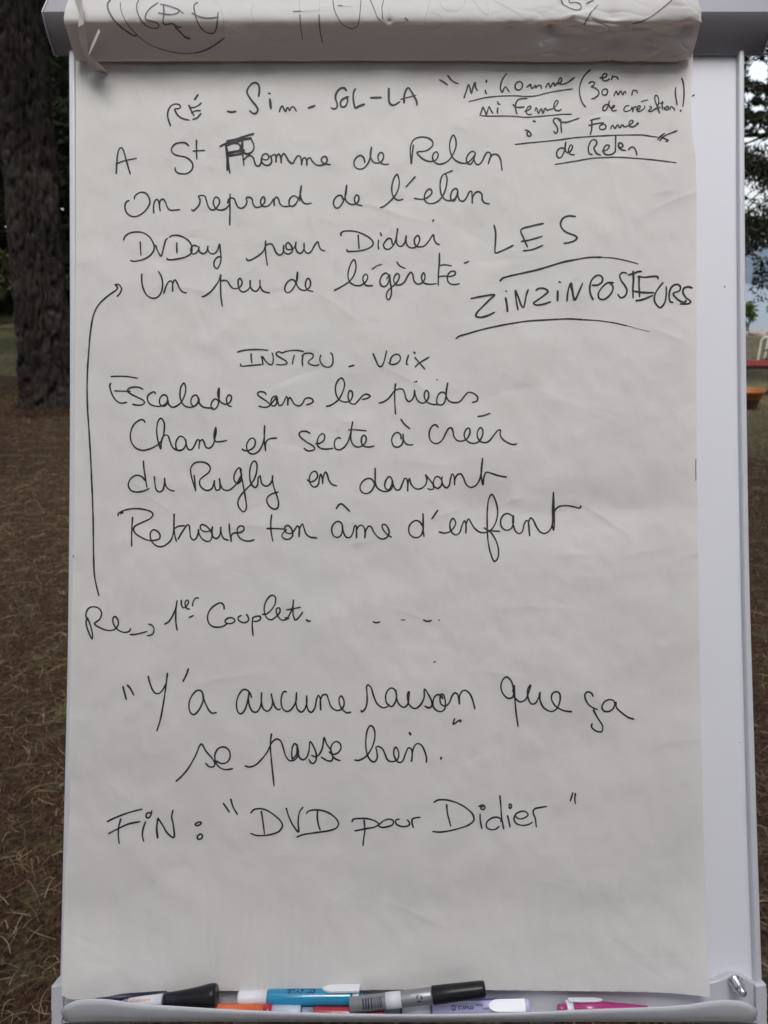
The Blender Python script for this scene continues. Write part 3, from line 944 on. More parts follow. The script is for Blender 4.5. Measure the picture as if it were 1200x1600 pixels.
V, Fc, _ = lathe_axis(A, Bn, [(0, .0070), (.10, .0070), (.12, .0059), (.5, .0059), (.53, .0052), (.7, .0050), (.85, .0040), (.95, .0024), (1.0, .0006)], 6 * 5, ref=R_)
obj('dome_nut', V, Fc, M['chrome'], easel, smooth=True)

# ================================================================== PAPER SHEET
_, V_CR = uvn(600, 797, .008)
_rc = random.Random(77)
CREASES = [(_rc.uniform(-.31, .31), _rc.uniform(-.46, .42), _rc.uniform(-.6, .6) + (1.3 if _rc.random() < .4 else 0), _rc.uniform(.008, .035), _rc.choice([-1, 1]) * _rc.uniform(.0005, .0011), _rc.uniform(.002, .0055)) for _ in range(125)]
def paper_h(u, v):
    u = np.asarray(u, float); v = np.asarray(v, float)
    h = .0075 - .002 * sstep(.38, .43, v) + .003 * sstep(-.27, -.47, v) + .007 * sstep(-.37, -.47, v)
    h = h + .005 * sstep(.20, .31, u) * sstep(-.36, -.47, v) + .003 * sstep(-.24, -.31, u) * sstep(-.36, -.47, v)
    h = h + .0050 * vnoise(u * 3.1 + 4, v * 2.4 + 7, 21)
    h = h + .0010 * fbm(u * 8 + 3, v * 7 + 1, 22, 2) + .0021 * fbm(u * 21 + 3, v * 18 + 1, 24, 3)
    h = h + .0003 * fbm(u * 50, v * 44, 61, 3)
    for cu_, cv_, ang_, ln_, k_, wd_ in CREASES:
        du = u - cu_; dv_ = v - cv_
        t = du * math.cos(ang_) + dv_ * math.sin(ang_); d = -du * math.sin(ang_) + dv_ * math.cos(ang_)
        d = d + .06 * t * np.sin(t * 60 + k_ * 999)
        ww = wd_ * (1 + .8 * (d > 0))
        h = h + k_ * (.42 if cv_ < -.05 else .72) * np.exp(-(np.sqrt(d * d + .0004 ** 2)) / ww) * np.exp(-(t / ln_) ** 2)
    # the long horizontal crease and two slanting ones
    wu = sstep(.015, .09, u)
    dv = v - V_CR - .0022 * np.sin(u * 30) - .0012 * np.sin(u * 71)
    h = h - wu * .055 * (np.sqrt(.05 ** 2 + .0) - np.sqrt(dv ** 2 + .0016 ** 2)) * np.exp(-(dv / .032) ** 2)
    for (x0, y0, x1, y1, k, wd) in ((520, 735, 560, 785, .05, .004), (640, 800, 560, 800, .04, .004), (380, 495, 470, 470, .05, .004), (655, 590, 700, 800, .02, .006), (930, 330, 980, 240, .04, .006), (1040, 120, 1085, 240, .05, .008), (640, 105, 700, 290, .03, .012), (250, 560, 330, 600, .03, .006), (100, 700, 200, 600, .02, .008), (165, 1290, 310, 1430, .05, .016), (800, 590, 960, 660, .05, .006), (845, 640, 880, 680, .06, .004), (860, 625, 950, 640, .04, .004), (1045, 1230, 1096, 1210, .05, .005), (1060, 770, 1092, 750, .05, .004)):
        ua, va = uvn(x0, y0, .008); ub, vb = uvn(x1, y1, .008)
        L2 = (ub - ua) ** 2 + (vb - va) ** 2
        t = ((u - ua) * (ub - ua) + (v - va) * (vb - va)) / L2
        d = ((u - ua) * (vb - va) - (v - va) * (ub - ua)) / math.sqrt(L2)
        win = np.exp(-np.maximum(0, np.abs(t - .5) - .4) ** 2 / .05)
        h = h + 1.05 * k * wd * np.exp(-(np.sqrt(d * d + (wd * .15) ** 2)) / wd) * win
    # flutes at the lower edge
    fl = np.exp(-((u + .128 + .25 * (v + .45)) / (.034 + .2 * np.maximum(0, v + .45))) ** 2) * sstep(-.35, -.44, v) * (.55 + vnoise(u * 55, v * 9, 71))
    h = h + .0010 * fl * np.sin(u * 2 * math.pi / .0098 + 2.2 * vnoise(u * 30, v * 6, 33))
    return h

def paper_point(x, y, lift=0.0):
    x = np.asarray(x, float); y = np.asarray(y, float)
    n = np.full(np.broadcast(x, y).shape, .008)
    for _ in range(4):
        u, v = uvn(x, y, n); n = paper_h(u, v)
    u, v = uvn(x, y, n)
    return bp(u, v, n + lift)

PL = curve_x([(40, 118), (290, 118.3), (480, 118), (700, 116.5), (850, 115), (1000, 111.5), (1150, 108), (1300, 104.2), (1400, 101.5), (1460, 98), (1560, 96)])
def PR(y):
    y = np.asarray(y, float)
    ys_ = [40, 95, 150, 200, 225, 245, 300, 640, 700, 1000, 1150, 1380, 1500, 1530, 1560]
    xs_ = [1084, 1082.5, 1079.5, 1080.8, 1084, 1087.2, 1088.6, 1088.4, 1088.5, 1093, 1095.8, 1101.5, 1105, 1107.8, 1110.5]
    return np.interp(y, ys_, xs_) + 0.25 * np.sin(y * .11) * np.sin(y * .031)
def PB(x):
    return np.interp(x, [90, 100, 104, 118, 160, 200, 262, 340, 420, 500, 620, 690, 760, 860, 960, 1010, 1050, 1085, 1112],
                     [1556, 1557, 1560, 1562, 1558.5, 1554, 1549.5, 1548, 1548.5, 1548, 1546.3, 1545.5, 1547, 1548, 1549.2, 1550, 1552, 1555, 1558.8]) + .25 * np.sin(x * .31)
nr_, nc_ = 620, 430
gy = np.linspace(0, 1, nr_)[:, None]; gx = np.linspace(0, 1, nc_)[None, :]
Yp = 45 + (1552 - 45) * gy + 0 * gx
for _ in range(4):
    Xp = PL(Yp) * (1 - gx) + PR(Yp) * gx
    Yp = 45 + (PB(Xp) - 45) * gy
PW = paper_point(Xp, Yp)
i = (np.arange(nr_ - 1)[:, None] * nc_ + np.arange(nc_ - 1)[None, :]).ravel()
base = bp(0, -.45, .01)
sheet = fast_mesh('paper_sheet', PW.reshape(-1, 3), np.stack([i, i + nc_, i + nc_ + 1, i + 1], 1), M['paper'], origin=base, smooth=True)
tag(sheet, 'large white flipchart sheet covered with handwritten song lines in black', 'paper sheet')

# sheet underneath, showing at the left and lower edge
nr2, nc2 = 160, 30
gy = np.linspace(0, 1, nr2)[:, None]; gx = np.linspace(0, 1, nc2)[None, :]
Yq = 60 + (1536 - 60) * gy + 0 * gx
Xq = (PL(Yq) - 0.4 + 1.3 * np.sin(Yq * .013)) * (1 - gx) + 1070 * gx
u, v = uvn(Xq, Yq, .004)
P2 = bp(u, v, .0035 + .0006 * vnoise(u * 8, v * 8, 3) - .001 * 0)
i = (np.arange(nr2 - 1)[:, None] * nc2 + np.arange(nc2 - 1)[None, :]).ravel()
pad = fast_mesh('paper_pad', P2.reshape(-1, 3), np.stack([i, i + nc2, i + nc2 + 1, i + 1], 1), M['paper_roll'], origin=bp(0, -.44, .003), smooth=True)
tag(pad, 'blank white sheets of the pad lying under the written sheet', 'paper pad')

# ================================================================== TURNED-OVER SHEETS (the roll)
rollp = smooth_prof(prof_vn([(60, .0065), (84, .0075), (93.5, .0092), (95.8, .0112), (94, .0140), (87, .0178), (77, .0222), (66, .0270), (55, .0318), (46, .0360), (38, .0394), (31, .0413), (23, .0412), (12, .0385), (-1, .033), (-14, .029), (-26, .017), (-36, 0), (-40, -.012), (-36, -.028), (-20, -.036), (60, -.042), (200, -.048), (420, -.055)]), 6)
rv, rn = rollp[:, 0], rollp[:, 1]
tt_ = (rv * CT + rn * ST) / (D + rv * ST - rn * CT)
ry = 800 - FPX * tt_
i_lo = int(np.argmax(ry[:len(ry) // 2])); i_hi = int(np.argmin(ry[:110]))
def roll_disp(u, y):
    """crumples of the turned sheets; u across, y the photograph row of the undisturbed profile"""
    vis = sstep(110, 85, y) * sstep(-60, -10, y)
    d = .0009 * fbm(u * 9, y * .02, 51, 3)
    amp = sstep(.11, .20, u) * .9 + .12
    a = np.abs(vnoise(u * 26 + y * .03, y * .035 - u * 8, 53)); d = d + amp * .0065 * (np.minimum(a, .25) - .1)
    a = np.abs(vnoise(u * 45 - y * .05, y * .06 + u * 12, 55)); d = d + amp * .0040 * (np.minimum(a, .2) - .1) + .0005 * fbm(u * 40, y * .06, 57, 2)
    for (x0, y0, k, sx, sy) in ((862, 45, -.006, .012, 16), (892, 28, .004, .016, 14), (972, 72, -.004, .015, 22), (958, 20, -.004, .02, 20), (1074, 47, -.005, .012, 18), (1050, 10, .004, .03, 24), (608, 32, -.0022, .004, 9), (798, 42, -.0018, .006, 9), (730, 92, -.0015, .012, 6), (372, 50, .0012, .03, 18)):
        uc = (x0 - 600) / FPX * .708
        r = np.sqrt(((u - uc) / sx) ** 2 + ((y - y0) / sy) ** 2 + .01)
        d = d + 1.9 * k * np.exp(-r * 1.6)
    return d * vis
nvec = np.gradient(rollp, axis=0); nvec = np.stack([-nvec[:, 1], nvec[:, 0]], 1); nvec /= np.linalg.norm(nvec, axis=1)[:, None]
mid_i = int(np.argmax(rn))
if nvec[mid_i][1] < 0: nvec = -nvec
def roll_point(x, y, lift=0.0):
    x = np.asarray(x, float); y = np.asarray(y, float)
    seg = slice(i_lo, i_hi + 1) if i_lo < i_hi else slice(i_hi, i_lo + 1)
    yy = ry[seg]; o_ = np.argsort(yy)
    v = np.interp(y, yy[o_], rv[seg][o_]); n = np.interp(y, yy[o_], rn[seg][o_])
    nv = np.interp(y, yy[o_], nvec[seg][o_, 0]); nn = np.interp(y, yy[o_], nvec[seg][o_, 1])
    z = D + v * ST - n * CT
    u = (x - 600) / FPX * z
    d = roll_disp(u, y) + lift
    return bp(u, v + nv * d, n + nn * d)
nu_ = 520
ua_ = np.linspace(-.3045, .3045, nu_)
Ug, Ig = np.meshgrid(ua_, np.arange(len(rollp)))
# dense along the profile
ND = 200
ip = np.linspace(0, len(rollp) - 1, ND)
pv = np.interp(ip, np.arange(len(rollp)), rv); pn = np.interp(ip, np.arange(len(rollp)), rn)
py_ = np.interp(ip, np.arange(len(rollp)), ry); q0_ = np.interp(ip, np.arange(len(rollp)), nvec[:, 0]); q1_ = np.interp(ip, np.arange(len(rollp)), nvec[:, 1])
on_front = (ip >= min(i_lo, i_hi) - 6) & (ip <= max(i_lo, i_hi) + 14)
dd = roll_disp(ua_[None, :], py_[:, None]) * on_front[:, None]
edge_in = np.where(ua_ > .286, (ua_ - .286) / .0185, 0)[None, :] ** 2
Pv = pv[:, None] + q0_[:, None] * (dd - .006 * edge_in * on_front[:, None]); Pn = pn[:, None] + q1_[:, None] * (dd - .006 * edge_in * on_front[:, None])
RP = bp(ua_[None, :] + 0 * Pv, Pv, Pn)
i = (np.arange(ND - 1)[:, None] * nu_ + np.arange(nu_ - 1)[None, :]).ravel()
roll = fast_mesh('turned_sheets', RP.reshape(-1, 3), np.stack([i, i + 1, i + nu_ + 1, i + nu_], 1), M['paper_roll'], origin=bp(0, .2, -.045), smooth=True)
tag(roll, 'used flipchart sheets turned over the top bar, creased, with faint writing', 'turned sheets')

# small crumpled flap at the left end of the turned sheets
def flap(name, px, faces, parent, thick=.0004):
    V = [roll_point(x, y, n * 1.45) for x, y, n in px]
    o = obj(name, V, faces, M['paper_roll'], parent)
    s = o.modifiers.new('thickness', 'SOLIDIFY'); s.thickness = thick; s.offset = 1
    return o
flap('folded_corner', [(117, 0, .0015), (122, 0, .004), (127, 12, .006), (125, 24, .001), (124, 40, .003), (127, 60, .0045), (130, 72, .0042), (137, 86, .005), (138, 95, .006), (142, 80, .008), (140, 60, .0075), (136, 36, .007), (134, 14, .0065), (128, 3, .007), (146, 78, .0085), (156, 56, .0095), (161, 43, .0085), (157, 42, .004), (151, 54, .003), (146, 66, .0035), (155, 88, .0075), (153, 94, .006), (167, 103, .0075), (167.5, 105.5, .0065), (155, 103.5, .006)],
     [(0, 1, 13, 2, 3), (2, 12, 11, 4, 3), (2, 13, 12), (4, 11, 10, 5), (5, 10, 9, 6), (6, 9, 7), (9, 14, 20, 7), (7, 20, 21, 8), (14, 15, 18, 19), (15, 16, 17, 18), (9, 14, 19), (8, 21, 22, 23, 24), (21, 20, 22)], roll)

# ================================================================== HANDWRITING
def parse(txt):
    lines = []; cur = None; ox = oy = 0; sc = 6.0; wd = 3.0
    for ln in txt.strip().splitlines():
        ln = ln.strip()
        if not ln: continue
        if ln[0] == '@':
            a = ln[1:].split(); ox, oy = float(a[0]), float(a[1]); sc = float(a[2]) if len(a) > 2 else 6.0
        elif ln[0] == '#':
            cur = []; lines.append((ln[1:], cur)); 
        else:
            tk = ln.split()
            if tk[0][0] == 'w': wd = float(tk[0][1:]); tk = tk[1:]
            cur.append((wd, np.array([[ox + float(a.split(',')[0]) / sc, oy + float(a.split(',')[1]) / sc] for a in tk])))
    return lines

def catmull(P, step=1.3):
    if len(P) == 2:
        n = max(2, int(np.linalg.norm(P[1] - P[0]) / step) + 1)
        t = np.linspace(0, 1, n)[:, None]; return P[0] * (1 - t) + P[1] * t
    Q = np.vstack([2 * P[0] - P[1], P, 2 * P[-1] - P[-2]])
    kn = np.concatenate([[0], np.cumsum(np.maximum(np.linalg.norm(np.diff(Q, axis=0), axis=1), 1e-3) ** 0.5)])
    out = []
    for i in range(1, len(Q) - 2):
        t0, t1, t2, t3 = kn[i - 1:i + 3]; p0, p1, p2, p3 = Q[i - 1:i + 3]
        n = max(2, int(np.linalg.norm(p2 - p1) / step) + 1)
        for t in np.linspace(t1, t2, n, endpoint=False):
            a1 = (t1 - t) / (t1 - t0) * p0 + (t - t0) / (t1 - t0) * p1; a2 = (t2 - t) / (t2 - t1) * p1 + (t - t1) / (t2 - t1) * p2; a3 = (t3 - t) / (t3 - t2) * p2 + (t - t2) / (t3 - t2) * p3
            b1 = (t2 - t) / (t2 - t0) * a1 + (t - t0) / (t2 - t0) * a2; b2 = (t3 - t) / (t3 - t1) * a2 + (t - t1) / (t3 - t1) * a3
            out.append((t2 - t) / (t2 - t1) * b1 + (t - t1) / (t2 - t1) * b2)
    out.append(P[-1]); return np.array(out)

SW = 0.87
def ribbons(strokes, mapper, name, parent, lift0=.00022, old=False):
    V, Fc, fm = [], [], []
    for si, (wd, P) in enumerate(strokes):
        S = catmull(P)
        T = np.gradient(S, axis=0); T /= np.maximum(np.linalg.norm(T, axis=1), 1e-6)[:, None]
        Nn = np.stack([-T[:, 1], T[:, 0]], 1)
        L = np.arange(len(S))
        hw = wd * SW / 2 * (1 + .10 * np.sin(L * .13 + si * 1.7) + .06 * np.sin(L * .37 + si))
        hw[0] *= .9; hw[-1] *= .75
        if len(hw) > 5: hw[-2] *= .9
        lift = lift0 + .00002 * (si % 4)
        cap0 = S[0] - T[0] * hw[0] * .8; cap1 = S[-1] + T[-1] * hw[-1] * .8
        A = S + Nn * hw[:, None]; B = S - Nn * hw[:, None]
        A = np.vstack([cap0 + Nn[0] * hw[0] * .45, A, cap1 + Nn[-1] * hw[-1] * .45]); B = np.vstack([cap0 - Nn[0] * hw[0] * .45, B, cap1 - Nn[-1] * hw[-1] * .45])
        PA = mapper(A[:, 0], A[:, 1], lift); PB_ = mapper(B[:, 0], B[:, 1], lift)
        o = len(V)
        for a, b in zip(PA, PB_): V.append(a); V.append(b)
        for k in range(len(PA) - 1):
            Fc.append((o + 2 * k, o + 2 * k + 1, o + 2 * k + 3, o + 2 * k + 2)); fm.append((3 if wd < 1.5 else 2) if old else (1 if wd < 2.0 else 0))
    return obj(name, V, Fc, None, parent, mats=[M['ink'], M['ink_faint'], M['ink_old'], M['ink_pale']], fmat=fm)

